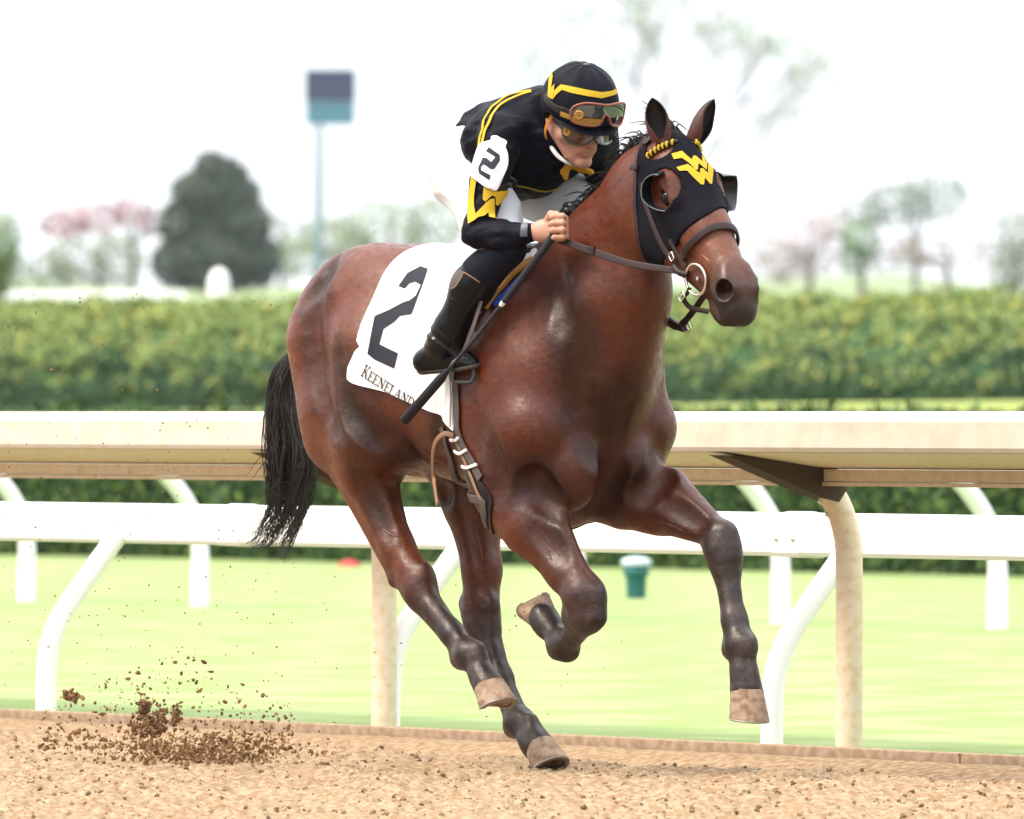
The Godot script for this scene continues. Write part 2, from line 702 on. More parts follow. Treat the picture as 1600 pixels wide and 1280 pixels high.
# ---------------------------------------------------------------- the horse
const HIND := Color(0.118, 0.0275, 0.0092, 0.0)  # redder quarters of the bay, with light on the rump painted in
const COAT := Color(0.084, 0.0180, 0.0070, 0.0)
const DARK := Color(0.021, 0.0125, 0.0115, 0.0)
const MUZZLE := Color(0.012, 0.0085, 0.0095, 0.0)
const NOSE := Color(0.16, 0.050, 0.020, 0.0)
var horse: Field
var torso: Field
var Hs := Vector3()        # poll
var He := Vector3()        # down the face
var Hn := Vector3()        # out of the face
var Hb := Vector3()        # to the head's right

func HD(s: float, t: float, b: float) -> Vector3:      # head frame: down the face from the poll, out of the face, to its right
	return Hs + He * s + Hn * t + Hb * b

func head_of(p: Vector3) -> Vector3:
	var q := p - Hs
	return Vector3(q.dot(He), q.dot(Hn), q.dot(Hb))

func horse_field() -> void:
	var f := Field.new()
	horse = f
	var side := W(0, 1, 0) - W(0, 0, 0)
	var fwd := W(1, 0, 0) - W(0, 0, 0)
	f.tint = COAT
	f.blend = 0.09
	# barrel, back and croup
	f.cone(W(-0.30, 0, 1.16), W(-0.95, 0, 1.22), 0.36, 0.315, -1, side, 0.80)
	f.cone(W(-0.22, 0, 1.40), W(-0.62, 0, 1.42), 0.13, 0.14, 0.1)
	f.cone(W(-0.62, 0, 1.42), W(-1.10, 0, 1.43), 0.14, 0.165, 0.1)
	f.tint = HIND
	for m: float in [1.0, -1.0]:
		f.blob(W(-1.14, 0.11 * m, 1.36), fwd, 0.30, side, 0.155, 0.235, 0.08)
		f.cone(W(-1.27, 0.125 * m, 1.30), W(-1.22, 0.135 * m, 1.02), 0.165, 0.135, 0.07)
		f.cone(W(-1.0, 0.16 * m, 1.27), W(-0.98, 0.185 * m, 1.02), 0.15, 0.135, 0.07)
	f.tint = COAT
	f.cone(W(-1.36, 0, 1.47), W(-1.50, 0, 1.40), 0.06, 0.04, 0.06)
	# chest, shoulders, breast
	f.blob(W(-0.30, 0, 1.05), fwd, 0.30, side, 0.25, 0.32, 0.08)
	for m: float in [1.0, -1.0]:
		f.cone(W(-0.36, 0.10 * m, 1.44), W(-0.12, 0.180 * m, 1.04), 0.115, 0.117, 0.07)
		f.cone(W(-0.42, 0.16 * m, 1.22), W(-0.30, 0.185 * m, 0.93), 0.13, 0.11, 0.06)
		f.blob(W(-0.065, 0.098 * m, 0.925), Vector3.UP, 0.135, side, 0.095, 0.115, 0.022)
		f.cone(W(-0.12, 0.180 * m, 1.04), W(-0.22, 0.175 * m, 0.86), 0.108, 0.10, 0.055)
	# neck
	f.blend = 0.07
	f.cone(W(-0.24, 0, 1.28), W(0.0, 0, 1.50), 0.285, 0.205, 0.10, side, 0.62)
	f.cone(W(0.0, 0, 1.50), W(0.20, 0, 1.72), 0.205, 0.155, 0.06, side, 0.62)
	f.cone(W(0.02, 0, 1.22), W(0.13, 0, 1.42), 0.13, 0.10, 0.10)
	for m: float in [1.0, -1.0]:
		f.cone(W(-0.10, 0.13 * m, 1.22), W(0.06, 0.075 * m, 1.42), 0.105, 0.07, 0.08)
	f.cone(W(-0.22, 0, 1.52), W(0.02, 0, 1.645), 0.075, 0.055, 0.08)
	# right hind
	f.blend = 0.035
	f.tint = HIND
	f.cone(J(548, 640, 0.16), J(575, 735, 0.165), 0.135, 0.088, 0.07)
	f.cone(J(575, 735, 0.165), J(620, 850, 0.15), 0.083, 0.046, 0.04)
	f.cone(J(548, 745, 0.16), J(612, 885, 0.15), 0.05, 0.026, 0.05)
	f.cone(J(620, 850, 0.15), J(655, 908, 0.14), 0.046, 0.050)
	f.tint = COAT.lerp(DARK, 0.55)
	f.cone(J(625, 905, 0.145), J(655, 930, 0.14), 0.026, 0.042)
	f.tint = DARK
	f.cone(J(660, 928, 0.14), J(706, 988, 0.13), 0.042, 0.031)
	f.cone(J(706, 988, 0.13), J(730, 1018, 0.125), 0.031, 0.037)
	f.cone(J(733, 1022, 0.125), J(724, 1030, 0.125), 0.041, 0.035, 0.025)
	f.cone(J(736, 1026, 0.125), J(757, 1060, 0.12), 0.036, 0.036)
	f.cone(J(757, 1060, 0.12), J(764, 1073, 0.12), 0.038, 0.047)
	# left hind
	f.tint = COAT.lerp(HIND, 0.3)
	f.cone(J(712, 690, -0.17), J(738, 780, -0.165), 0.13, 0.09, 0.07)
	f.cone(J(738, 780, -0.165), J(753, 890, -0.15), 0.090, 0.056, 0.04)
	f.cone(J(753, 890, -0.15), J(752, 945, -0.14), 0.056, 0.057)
	f.tint = COAT.lerp(DARK, 0.6)
	f.cone(J(733, 945, -0.13), J(752, 975, -0.14), 0.030, 0.052)
	f.tint = DARK
	f.cone(J(754, 972, -0.14), J(783, 1060, -0.13), 0.047, 0.032)
	f.cone(J(783, 1060, -0.13), J(808, 1122, -0.12), 0.032, 0.038)
	f.cone(J(812, 1130, -0.12), J(803, 1137, -0.12), 0.042, 0.034, 0.025)
	f.cone(J(815, 1132, -0.12), J(836, 1160, -0.12), 0.037, 0.040)
	f.cone(J(836, 1160, -0.12), J(842, 1168, -0.12), 0.042, 0.046)
	# right fore
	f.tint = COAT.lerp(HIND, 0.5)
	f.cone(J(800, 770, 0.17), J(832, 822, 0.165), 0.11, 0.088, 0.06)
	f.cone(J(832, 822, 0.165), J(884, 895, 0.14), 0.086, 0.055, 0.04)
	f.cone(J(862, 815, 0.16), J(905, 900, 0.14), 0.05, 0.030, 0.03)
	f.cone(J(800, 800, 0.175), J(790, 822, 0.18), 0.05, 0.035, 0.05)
	f.tint = COAT.lerp(DARK, 0.5)
	f.cone(J(884, 895, 0.14), J(912, 928, 0.13), 0.055, 0.058)
	f.tint = DARK
	f.cone(J(914, 932, 0.13), J(920, 962, 0.128), 0.059, 0.052)
	f.cone(J(900, 960, 0.12), J(906, 968, 0.12), 0.045, 0.040)
	f.cone(J(915, 968, 0.12), J(884, 1008, 0.05), 0.040, 0.033)
	f.cone(J(881, 1009, 0.048), J(884, 1000, 0.05), 0.043, 0.036, 0.025)
	f.cone(J(878, 1006, 0.048), J(855, 975, 0.04), 0.036, 0.036)
	f.cone(J(855, 975, 0.04), J(848, 964, 0.04), 0.038, 0.044)
	# left fore
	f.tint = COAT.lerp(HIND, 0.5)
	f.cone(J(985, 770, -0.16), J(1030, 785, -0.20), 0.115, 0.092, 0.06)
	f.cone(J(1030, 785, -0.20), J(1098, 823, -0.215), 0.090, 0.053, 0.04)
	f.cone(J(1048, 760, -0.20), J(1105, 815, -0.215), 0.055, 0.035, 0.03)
	f.tint = DARK
	f.cone(J(1124, 838, -0.22), J(1130, 862, -0.22), 0.055, 0.053)
	f.cone(J(1130, 862, -0.22), J(1135, 888, -0.22), 0.046, 0.038)
	f.cone(J(1135, 888, -0.22), J(1148, 970, -0.21), 0.037, 0.033)
	f.cone(J(1148, 970, -0.21), J(1157, 1005, -0.205), 0.034, 0.041)
	f.cone(J(1157, 1008, -0.205), J(1148, 1016, -0.205), 0.041, 0.034, 0.025)
	f.cone(J(1158, 1010, -0.205), J(1163, 1052, -0.20), 0.036, 0.034)
	f.cone(J(1163, 1052, -0.20), J(1166, 1076, -0.20), 0.037, 0.050)
	# tendons behind the cannon bones
	f.cone(J(1124, 878, -0.222), J(1143, 990, -0.208), 0.019, 0.018, 0.02)
	f.cone(J(641, 932, 0.142), J(714, 1014, 0.127), 0.020, 0.018, 0.02)
	f.cone(J(739, 968, -0.135), J(800, 1122, -0.12), 0.021, 0.018, 0.02)
	f.tint = DARK
	for q in [[618, 907, 0.147, 0.019], [664, 898, 0.137, 0.022], [736, 945, -0.135, 0.018], [768, 948, -0.14, 0.024], [769, 980, -0.14, 0.020],
			[898, 925, 0.14, 0.022], [934, 935, 0.124, 0.026], [935, 966, 0.124, 0.022], [1112, 850, -0.213, 0.022], [1138, 838, -0.223, 0.024], [1143, 868, -0.223, 0.020],
			[715, 1031, 0.125, 0.019], [748, 1022, 0.124, 0.022], [830, 1132, -0.12, 0.021], [1141, 1014, -0.205, 0.020], [1170, 1012, -0.205, 0.021], [869, 1018, 0.05, 0.020], [890, 1020, 0.045, 0.022]]:
		var c := J(q[0], q[1], q[2])
		f.cone(c, c + Vector3.UP * 0.014, q[3], q[3] * 0.9, 0.032)
	f.tint = COAT
	f.cone(J(531, 462, 0.22), J(528, 470, 0.222), 0.03, 0.03, 0.05)
	# head
	Hs = W(0.355, 0, 1.925)
	He = (fwd * 0.62 + Vector3.DOWN * 0.785).normalized()
	Hn = (fwd * 0.785 + Vector3.UP * 0.62).normalized()
	Hb = side
	f.tint = COAT
	f.blend = 0.035
	f.cone(W(0.21, 0, 1.70), HD(0.07, -0.11, 0), 0.145, 0.10, 0.06, side, 0.7)
	f.blob(HD(0.12, -0.085, 0), He, 0.15, Hb, 0.092, 0.095)
	f.cone(HD(0.18, -0.075, 0), HD(0.34, -0.066, 0), 0.088, 0.072, 0.03, Hb, 1.0)
	f.tint = NOSE
	f.cone(HD(0.34, -0.066, 0), HD(0.52, -0.060, 0), 0.072, 0.057, 0.03, Hb, 0.96)
	f.tint = COAT
	for m: float in [1.0, -1.0]:
		f.blob(HD(0.205, -0.180, 0.056 * m), He, 0.115, Hb, 0.040, 0.115, 0.04)
		f.cone(HD(0.25, -0.21, 0.045 * m), HD(0.50, -0.130, 0.022 * m), 0.050, 0.030, 0.05)
		f.cone(HD(0.17, -0.040, 0.080 * m), HD(0.235, -0.052, 0.082 * m), 0.026, 0.020, 0.03)
		f.cone(HD(0.26, -0.085, 0.070 * m), HD(0.36, -0.095, 0.058 * m), 0.014, 0.010, 0.03)
	f.tint = MUZZLE
	f.blob(HD(0.568, -0.075, 0), He, 0.080, Hb, 0.050, 0.060, 0.03)
	f.tint = NOSE
	f.cone(HD(0.50, -0.035, 0), HD(0.575, -0.035, 0), 0.034, 0.026, 0.02)
	f.tint = MUZZLE
	for m: float in [1.0, -1.0]:
		f.cone(HD(0.520, -0.026, 0.030 * m), HD(0.580, -0.044, 0.043 * m), 0.023, 0.038, 0.025)
		f.cone(HD(0.594, -0.075, 0.045 * m), HD(0.556, -0.085, 0.047 * m), 0.022, 0.015, 0.025)
	f.cone(HD(0.625, -0.085, 0.022), HD(0.625, -0.085, -0.022), 0.036, 0.036, 0.025)
	f.cone(HD(0.635, -0.10, 0.018), HD(0.635, -0.10, -0.018), 0.028, 0.028, 0.02)
	f.tint = Color(0.05, 0.022, 0.018)
	f.cone(HD(0.52, -0.140, 0), HD(0.600, -0.146, 0), 0.030, 0.028, 0.014)
	f.cone(HD(0.56, -0.160, 0), HD(0.575, -0.160, 0), 0.026, 0.024, 0.02)
	f.tint = Color(0.003, 0.002, 0.002)
	for m: float in [1.0, -1.0]:
		f.cone(HD(0.588, -0.034, 0.069 * m), HD(0.556, -0.050, 0.030 * m), 0.031, 0.015, 0.008, Vector3.ZERO, 1.0, Vector3.ZERO, 1.0, 1)
		f.cone(HD(0.50, -0.124, 0.060 * m), HD(0.62, -0.128, 0.050 * m), 0.009, 0.010, 0.006, Vector3.ZERO, 1.0, Vector3.ZERO, 1.0, 1)
		f.blob(HD(0.215, -0.066, 0.094 * m), He, 0.026, Hn, 0.017, 0.016, 0.012, 1)
	f.cone(HD(0.625, -0.132, 0.06), HD(0.625, -0.132, -0.06), 0.008, 0.008, 0.006, Vector3.ZERO, 1.0, Vector3.ZERO, 1.0, 1)
	# grooves between muscles, found on the surface where they show
	var lines := []
	for g in [[[[952, 690], [955, 739], [941, 784], [930, 798]], 0.010], [[[817, 761], [840, 747], [857, 770], [877, 807]], 0.008], [[[1022, 697], [1014, 748], [980, 781]], 0.008],
			[[[903, 500], [905, 560], [913, 640], [930, 714]], 0.007], [[[980, 590], [966, 646], [961, 690]], 0.006], [[[770, 690], [783, 742], [772, 785]], 0.006],
			[[[526, 540], [540, 612], [551, 648], [577, 676], [602, 700]], 0.010], [[[497, 470], [490, 540], [500, 620], [530, 690]], 0.006], [[[520, 410], [505, 440], [480, 470]], 0.006],
			[[[843, 823], [862, 845], [884, 868]], 0.006], [[[560, 740], [585, 790], [606, 840]], 0.006], [[[1045, 790], [1075, 806], [1098, 822]], 0.005],
			[[[870, 420], [880, 470], [884, 520]], 0.005], [[[700, 560], [690, 640], [688, 700]], 0.003], [[[640, 700], [665, 735], [690, 755]], 0.004]]:
		var w := []
		for q in g[0]: w.append(seen(f, q[0], q[1]))
		lines.append([smooth_path(w, 3), g[1]])
	for l in lines:
		var path: PackedVector3Array = l[0]
		for i in path.size() - 1:
			var fade0 := sin(PI * (i + 0.35) / path.size())
			var fade1 := sin(PI * (i + 1.35) / path.size())
			var n0 := f.normal(path[i], f.near(path[i], 0.05))
			f.cone(path[i] + n0 * (0.042 - l[1] * fade0), path[i + 1] + n0 * (0.042 - l[1] * fade1), 0.040, 0.040, 0.03, Vector3.ZERO, 1.0, Vector3.ZERO, 1.0, 1)

var dust := FastNoiseLite.new()

func coat_paint(p: Vector3, c: Color) -> Color:         # dried dirt on the black lower legs, in patches
	var low := clampf((0.95 - p.y) * 2.2, 0.0, 1.0) * clampf(1.0 - (c.r - 0.021) / 0.04, 0.0, 1.0)
	var m := smoothstep(-0.25, 0.45, dust.get_noise_3d(p.x, p.y * 0.6, p.z) + 0.35 * dust.get_noise_3d(p.x * 5.0, p.y * 3.0, p.z * 5.0)) * low * 0.75
	var k := 1.0 + 0.22 * dust.get_noise_3d(p.x * 0.5 + 9.0, p.y * 0.5, p.z * 0.5)
	return Color(lerpf(c.r, 0.056, m) * k, lerpf(c.g, 0.036, m) * k, lerpf(c.b, 0.032, m) * k)

func build_horse() -> void:
	dust.seed = 19
	dust.frequency = 14.0
	horse_field()
	var root := thing("racehorse", "dark bay racehorse galloping towards the right on the dirt track", "horse", W(-0.6, 0, 0))
	var head_lo := HD(0.1, 0, 0)
	var cut := func(d: float, p: Vector3) -> float:
		var s := (p - Hs).dot(He)
		return d + 0.006 * smoothstep(0.06, 0.10, s)
	var lo := Vector3(1e9, 1e9, 1e9)
	var hi := -lo
	for i in horse.A.size():
		for p: Vector3 in [horse.A[i], horse.B[i]]:
			var r := maxf(horse.ra[i], horse.rb[i]) + 0.02
			lo = lo.min(p - Vector3.ONE * r)
			hi = hi.max(p + Vector3.ONE * r)
	var keep_body := func(d: float, p: Vector3) -> float:
		var q := head_of(p)
		return maxf(d + 0.004 * smoothstep(0.02, 0.05, q.x) * smoothstep(-0.36, -0.32, q.y), minf(q.x - 0.09, q.y + 0.33))
	var keep_head := func(d: float, p: Vector3) -> float:
		var q := head_of(p)
		return maxf(d, maxf(0.03 - q.x, -0.37 - q.y))
	var body := net(horse, 0.0095, lo, hi, keep_body, coat_paint)
	var hl := HD(0.0, 0, 0).min(HD(0.68, -0.2, 0)) - Vector3.ONE * 0.24
	var hh := HD(0.0, 0, 0).max(HD(0.68, -0.2, 0)) + Vector3.ONE * 0.24
	var head := net(horse, 0.0048, hl, hh, keep_head, coat_paint)
	print("horse ", Time.get_ticks_msec() - t_start)
	var bits := [body, head]
	for q in [[[828, 800], [850, 838], [868, 860], [890, 885]], [[850, 838], [858, 866], [866, 880]], [[560, 752], [572, 790], [590, 822], [606, 850]], [[590, 822], [612, 836], [634, 842]],
			[[1020, 812], [1048, 822], [1080, 838]], [[735, 810], [748, 850], [756, 890]], [[640, 690], [668, 712], [700, 726], [730, 745]], [[1090, 395], [1106, 408], [1112, 424]], [[1078, 425], [1096, 430], [1108, 440]],
			[[880, 620], [893, 660], [890, 700]], [[1010, 700], [1024, 712], [1030, 735]]]:
		var w := []
		for p in q: w.append(seen(horse, p[0], p[1]))
		var path := smooth_path(w, 6)
		for i in path.size(): path[i] = laid(horse, path[i], -0.0042)
		var m := tube(path, [0.002, 0.0058, 0.0062, 0.0055, 0.002], 10)
		var arr := m.surface_get_arrays(0)
		var cc := PackedColorArray()
		for v: Vector3 in arr[Mesh.ARRAY_VERTEX]: cc.append(coat_paint(v, horse.color_at(v, horse.near(v, 0.03))))
		arr[Mesh.ARRAY_COLOR] = cc
		var vm := ArrayMesh.new()
		vm.add_surface_from_arrays(Mesh.PRIMITIVE_TRIANGLES, arr)
		bits.append(vm)
	part("body", join(bits), M.coat, root)
	horse_parts(root)

func hoof(root: Node3D, cor: Vector3, sole: Vector3, toe: Vector3, rc_: float, rs_: float) -> void:
	var ax := (sole - cor).normalized()
	toe = (toe - ax * toe.dot(ax)).normalized()
	var sd := ax.cross(toe)
	var length := (sole - cor).length()
	var s := Soup.new()
	var rings := []
	var steps := 9
	for i in steps + 1:
		var f := float(i) / steps
		var r := lerpf(rc_, rs_, f) * (1.0 + 0.008 * sin(f * 19.0))
		var ring := PackedVector3Array()
		for j in 28:
			var a := TAU * j / 28.0
			var x := cos(a)
			var y := sin(a)
			var back := 1.0 if x > 0 else 0.80
			var h := f * length
			if x < 0: h *= 1.0 - 0.25 * x * x              # the heel is lower than the toe
			ring.append(cor + ax * h + toe * (x * r * back * 1.10 + f * 0.022) + sd * (y * r * 0.93))
		rings.append(ring)
	s.ring_loft(rings)
	s.smooth()
	var o := part("hoof", s.mesh(), M.hoof, root)
	# a light racing plate round the rim
	var q := PackedVector3Array()
	var outs := PackedVector3Array()
	for j in 25:
		var a := lerpf(-2.45, 2.45, j / 24.0)
		var back := 1.0 if cos(a) > 0 else 0.80
		var drop := length * (1.0 if cos(a) > 0 else 1.0 - 0.25 * cos(a) * cos(a))
		q.append(cor + ax * (drop + 0.003) + toe * (cos(a) * (rs_ - 0.008) * back * 1.10 + 0.022) + sd * (sin(a) * (rs_ - 0.008) * 0.93))
		outs.append(ax)
	part("horseshoe", strap(q, outs, [0.009], [0.0035], 8), M.shoe, o)

func ear(root: Node3D, base: Vector3, tip: Vector3, open: Vector3, width: float, turn: float) -> void:
	var ax := (tip - base).normalized()
	open = (open - ax * open.dot(ax)).normalized().rotated(ax, turn)
	var sd := ax.cross(open)
	var length := (tip - base).length()
	var s := Soup.new()
	var n := 14
	var m := 18
	for layer in 2:
		for i in n + 1:
			var f := float(i) / n
			var r := width * (0.62 + 0.75 * f - 0.2 * f * f) * pow(maxf(1.0 - pow(f, 2.2), 0.0), 0.75) * 1.08 * (0.5 if layer else 0.5)
			r = maxf(r, 0.0015) - (0.0035 if layer else 0.0)
			r = maxf(r, 0.0008)
			var spread := lerpf(2.9, 1.75, smoothstep(0.0, 0.75, f))
			for j in m + 1:
				var a := lerpf(-spread, spread, float(j) / m)
				var c := base + ax * (length * f) - open * (cos(a) * r * 0.85) + sd * (sin(a) * r) - open * (0.012 * f * f)
				s.v.append(c)
				s.c.append(Color(0.005, 0.0035, 0.0035) if layer else Color(0.022, 0.012, 0.010).lerp(COAT, 0.55 * (1.0 - f)))
	var row := m + 1
	var per := row * (n + 1)
	for layer in 2:
		for i in n:
			for j in m:
				var a := layer * per + i * row + j
				if layer == 0: s.ix.append_array(PackedInt32Array([a, a + 1, a + row, a + 1, a + row + 1, a + row]))
				else: s.ix.append_array(PackedInt32Array([a, a + row, a + 1, a + 1, a + row, a + row + 1]))
	for i in n:                                           # the rims
		for e in [0, m]:
			var a := i * row + int(e)
			s.ix.append_array(PackedInt32Array([a, a + row, a + per, a + row, a + row + per, a + per]))
	s.smooth()
	part("ear", s.mesh(), M.skin_v, root)

# hair: each lock a thin tapering ribbon with three sides
func locks(root: Node3D, called: String, paths: Array, w: float, m: Material) -> void:
	var s := Soup.new()
	for p: PackedVector3Array in paths:
		var k := rng.randf_range(0.6, 1.3)
		sweep_into(s, p, PackedVector3Array(), [w * 0.8 * k, w * k, w * 0.8 * k, w * 0.25 * k], [w * 0.8 * k, w * k, w * 0.8 * k, w * 0.25 * k], 3)
	s.smooth()
	part(called, s.mesh(), m, root)

func horse_parts(root: Node3D) -> void:
	var fwd := W(1, 0, 0) - W(0, 0, 0)
	var side := Hb
	# hooves
	hoof(root, J(763, 1070, 0.12), J(772, 1107, 0.12), fwd + Vector3.UP * 0.12, 0.050, 0.062)
	hoof(root, J(841, 1163, -0.12), J(854, 1203, -0.12), fwd + Vector3.DOWN * 0.02, 0.048, 0.062)
	hoof(root, J(1166, 1074, -0.20), J(1163, 1122, -0.20), fwd - Vector3.UP * 0.35, 0.051, 0.063)
	hoof(root, J(850, 966, 0.04), J(836, 938, 0.037) - fwd * 0.015, -fwd * 0.83 - side * 0.5 - Vector3.UP * 0.25, 0.046, 0.060)
	# ears and eyes
	ear(root, HD(0.035, -0.02, 0.055), J(1019, 153, 0.085), side * 0.56 + fwd * 0.83, 0.084, 0.0)
	ear(root, HD(0.035, -0.02, -0.058), J(1121, 157, -0.12), fwd * 0.89 - side * 0.42, 0.084, 0.0)
	for m: float in [1.0, -1.0]:
		var e := part("eye", sphere(HD(0.213, -0.066, 0.082 * m), 0.024), M.eye, root)
		var lid := []
		for j in 9:
			var a := lerpf(-1.3, 1.3, j / 8.0)
			lid.append(HD(0.215, -0.066, 0.078 * m) + He * (0.026 * sin(a)) + Hn * (0.015 * cos(a)) + Hb * (m * (0.012 + 0.004 * cos(a))))
		part("eyelid", tube(smooth_path(lid, 3), [0.002, 0.006, 0.002], 8), M.dark_skin, e)
	# tail
	var paths := []
	var dock := W(-1.47, 0, 1.40)
	var clumps := []
	for i in 34: clumps.append([rng.randf_range(-1, 1), rng.randf_range(-1, 1), rng.randf_range(0.5, 1.12)])
	for i in 1000:
		var cl: Array = clumps[rng.randi() % clumps.size()]
		var u: float = cl[0] + rng.randfn(0.0, 0.10)
		var v: float = cl[1] + rng.randfn(0.0, 0.12)
		var len_: float = cl[2] + rng.randf_range(-0.16, 0.03)
		var core := [dock + side * 0.02 * u + Vector3.UP * 0.02 * v,
			J(452 + 14 * u, 572 + 10 * v, 0.03 * v),
			J(446 + 26 * u, 640 + 8 * v, 0.05 * v),
			J(455 + 36 * u, 720, 0.07 * v),
			J(448 + 30 * u, 790, 0.08 * v),
			J(424 + 24 * u + 12 * v, 856 + 20 * v, 0.09 * v)]
		var pts := smooth_path(core, 5)
		var keep := maxi(6, int(pts.size() * minf(len_, 1.0)))
		pts = pts.slice(0, keep)
		if len_ > 1.0:
			pts.append(pts[-1] + (pts[-1] - pts[-2]) * 1.2 + W(-0.02, 0, 0) - W(0, 0, 0))
		for j in pts.size():
			pts[j] += Vector3(sin(j * 0.7 + i), sin(j * 0.5 + i * 1.7) * 0.4, cos(j * 0.6 + i * 0.7)) * 0.010 * (float(j) / pts.size())
		paths.append(pts)
	for i in 22:                                         # stray hairs
		var p0 := J(rng.randf_range(425, 470), rng.randf_range(580, 800), rng.randf_range(-0.05, 0.05))
		var d := W(rng.randf_range(-0.13, 0.1), rng.randf_range(-0.06, 0.06), rng.randf_range(-0.12, 0.03)) - W(0, 0, 0)
		paths.append(smooth_path([p0, p0 + d * 0.5 + Vector3.UP * 0.02, p0 + d], 4))
	locks(root, "tail", paths, 0.0024, M.hair)
	# mane along the crest, blown back
	paths = []
	var all := horse.all()
	for i in 900:
		var f := rng.randf()
		var a := lerpf(-0.26, 0.34, f)
		var root_p := horse.hit(W(a, rng.randf_range(-0.018, 0.018), 2.3), Vector3.DOWN, all, 1.2)
		var l := rng.randf_range(0.05, 0.125)
		var d := (-fwd * rng.randf_range(0.3, 1.0) + Vector3.UP * rng.randf_range(-0.35, 0.35) + side * rng.randf_range(-0.9, 0.12)).normalized()
		paths.append(smooth_path([root_p - Vector3.UP * 0.012, root_p + Vector3.UP * 0.012 + d * l * 0.35, root_p + d * l + Vector3.DOWN * 0.25 * l], 4))
	for i in 60:                                         # wisps behind the poll
		var root_p := HD(rng.randf_range(-0.02, 0.02), -0.02, rng.randf_range(-0.02, 0.03))
		var d := (-fwd + Vector3.UP * rng.randf_range(0.1, 0.9) + side * rng.randf_range(-0.2, 0.4)).normalized()
		var l := rng.randf_range(0.06, 0.13)
		paths.append(smooth_path([root_p, root_p + d * l * 0.5 + Vector3.UP * 0.01, root_p + d * l], 4))
	locks(root, "mane", paths, 0.0026, M.hair)

# ---------------------------------------------------------------- hood, bridle, cloth, saddle, girth, whip
func around(a: float, phi: float, off: float, cand: PackedInt32Array) -> Vector3:   # the barrel's surface at an angle from straight up
	var o := W(a, 0, 1.2)
	var d := (W(0, sin(phi), cos(phi)) - W(0, 0, 0))
	var r0 := 0.15
	var r1 := 0.62
	for i in 16:
		var r := (r0 + r1) * 0.5
		if horse.at(o + d * r, cand) < off: r0 = r
		else: r1 = r
	return o + d * r0

func build_hood() -> void:
	var root := thing("blinker_hood", "black racing blinker hood with yellow double W emblem on the horse's face", "horse hood", HD(0.2, -0.1, 0))
	var shell := func(d: float, p: Vector3) -> float:
		var q := head_of(p)
		var b := body_of(p)
		var e := maxf(d - 0.0065, q.x - (0.322 + 0.02 * sin(q.z * 22.0)))
		e = maxf(e, 0.27 + 0.10 * clampf(q.x - 0.05, 0.0, 0.3) - b.x)
		e = maxf(e, -0.36 - q.y)
		for m: float in [1.0, -1.0]:                            # openings for the eyes and the ears
			var v := Vector3((q.x - 0.186) / 0.066, (q.y + 0.058) / 0.062, (q.z - 0.10 * m) / 0.062)
			e = maxf(e, -(v.length() - 1.0) * 0.06)
			var w := Vector3((q.x - 0.040) / 0.052, (q.y + 0.025) / 0.055, (q.z - 0.066 * m) / 0.040)
			e = maxf(e, -(w.length() - 1.0) * 0.045)
		return e
	var lo := HD(0, -0.3, 0).min(HD(0.36, 0.1, 0)) - Vector3.ONE * 0.2
	var hi := HD(0, -0.3, 0).max(HD(0.36, 0.1, 0)) + Vector3.ONE * 0.2
	part("hood", net(horse, 0.005, lo, hi, shell, null, false), M.hood, root)
	# the emblem
	var w1 := px([[362, 615], [460, 588], [500, 628], [553, 672], [562, 640], [585, 632], [652, 690], [645, 640], [665, 580], [715, 590], [740, 645], [712, 640], [697, 690], [690, 768], [615, 705], [608, 768], [585, 765], [530, 705], [460, 655], [385, 667]], 990, 140, 6.094)
	var w2 := px([[408, 745], [515, 714], [570, 755], [628, 802], [630, 758], [655, 752], [702, 798], [703, 705], [780, 700], [808, 750], [756, 755], [742, 902], [722, 900], [674, 842], [668, 908], [640, 908], [570, 840], [510, 775], [435, 778]], 990, 140, 6.094)
	for w in [w1, w2]:
		part("emblem", patch(horse, w, 3.0, 0.0065, 0.003), M.yellow, root)
	# half cups behind the eyes
	for m: float in [1.0, -1.0]:
		var s := Soup.new()
		var deep := 0.040 if m > 0 else 0.085
		var cols := 16
		for layer in 2:
			for i in cols + 1:
				var a := lerpf(-1.05, 2.35, float(i) / cols)
				var foot: Vector3 = HD(0.186, -0.058, 0) + (-He * cos(a) * 0.065) + Hn * (-sin(a) * 0.062 - 0.018 * cos(a))
				foot = laid(horse, foot + Hb * 0.10 * m, 0.006 - 0.002 * layer)
				for j in 5:
					var f := j / 4.0
					var out: Vector3 = foot + Hb * (m * deep * f * (clampf(cos(a * 0.75) + 0.35, 0.2, 1.0) if m > 0 else smoothstep(-1.05, -0.7, a) * smoothstep(2.35, 2.0, a) * (0.45 + 0.85 * maxf(0.0, cos((a - 0.65) * 0.9))))) + He * (0.022 * f) + Hn * (0.010 * f)
					s.v.append(out + He * 0.0016 * layer)
		var per := (cols + 1) * 5
		for layer in 2:
			for i in cols:
				for j in 4:
					var a := layer * per + i * 5 + j
					s.ix.append_array(PackedInt32Array([a, a + 1, a + 5, a + 1, a + 6, a + 5]))
		for i in cols:
			var a := i * 5 + 4
			s.ix.append_array(PackedInt32Array([a, a + per, a + 5, a + 5, a + per, a + per + 5]))
		s.smooth()
		var cup := part("eye_cup", s.mesh(), M.vinyl, root)
		var rim := PackedVector3Array()
		for i in cols + 1: rim.append(s.v[i * 5 + 4])
		part("rim", tube(rim, [0.0012], 6), M.rim, cup)

func ring(c: Vector3, ax: Vector3, r: float, thick: float, called: String, m: Material, parent: Node3D, arc := TAU, from := 0.0) -> void:
	var x := ax.cross(Vector3.UP).normalized()
	var y := ax.cross(x)
	var p := PackedVector3Array()
	for i in 25:
		var a := from + arc * i / 24.0
		p.append(c + x * cos(a) * r + y * sin(a) * r)
	part(called, tube(p, [thick], 8), m, parent)

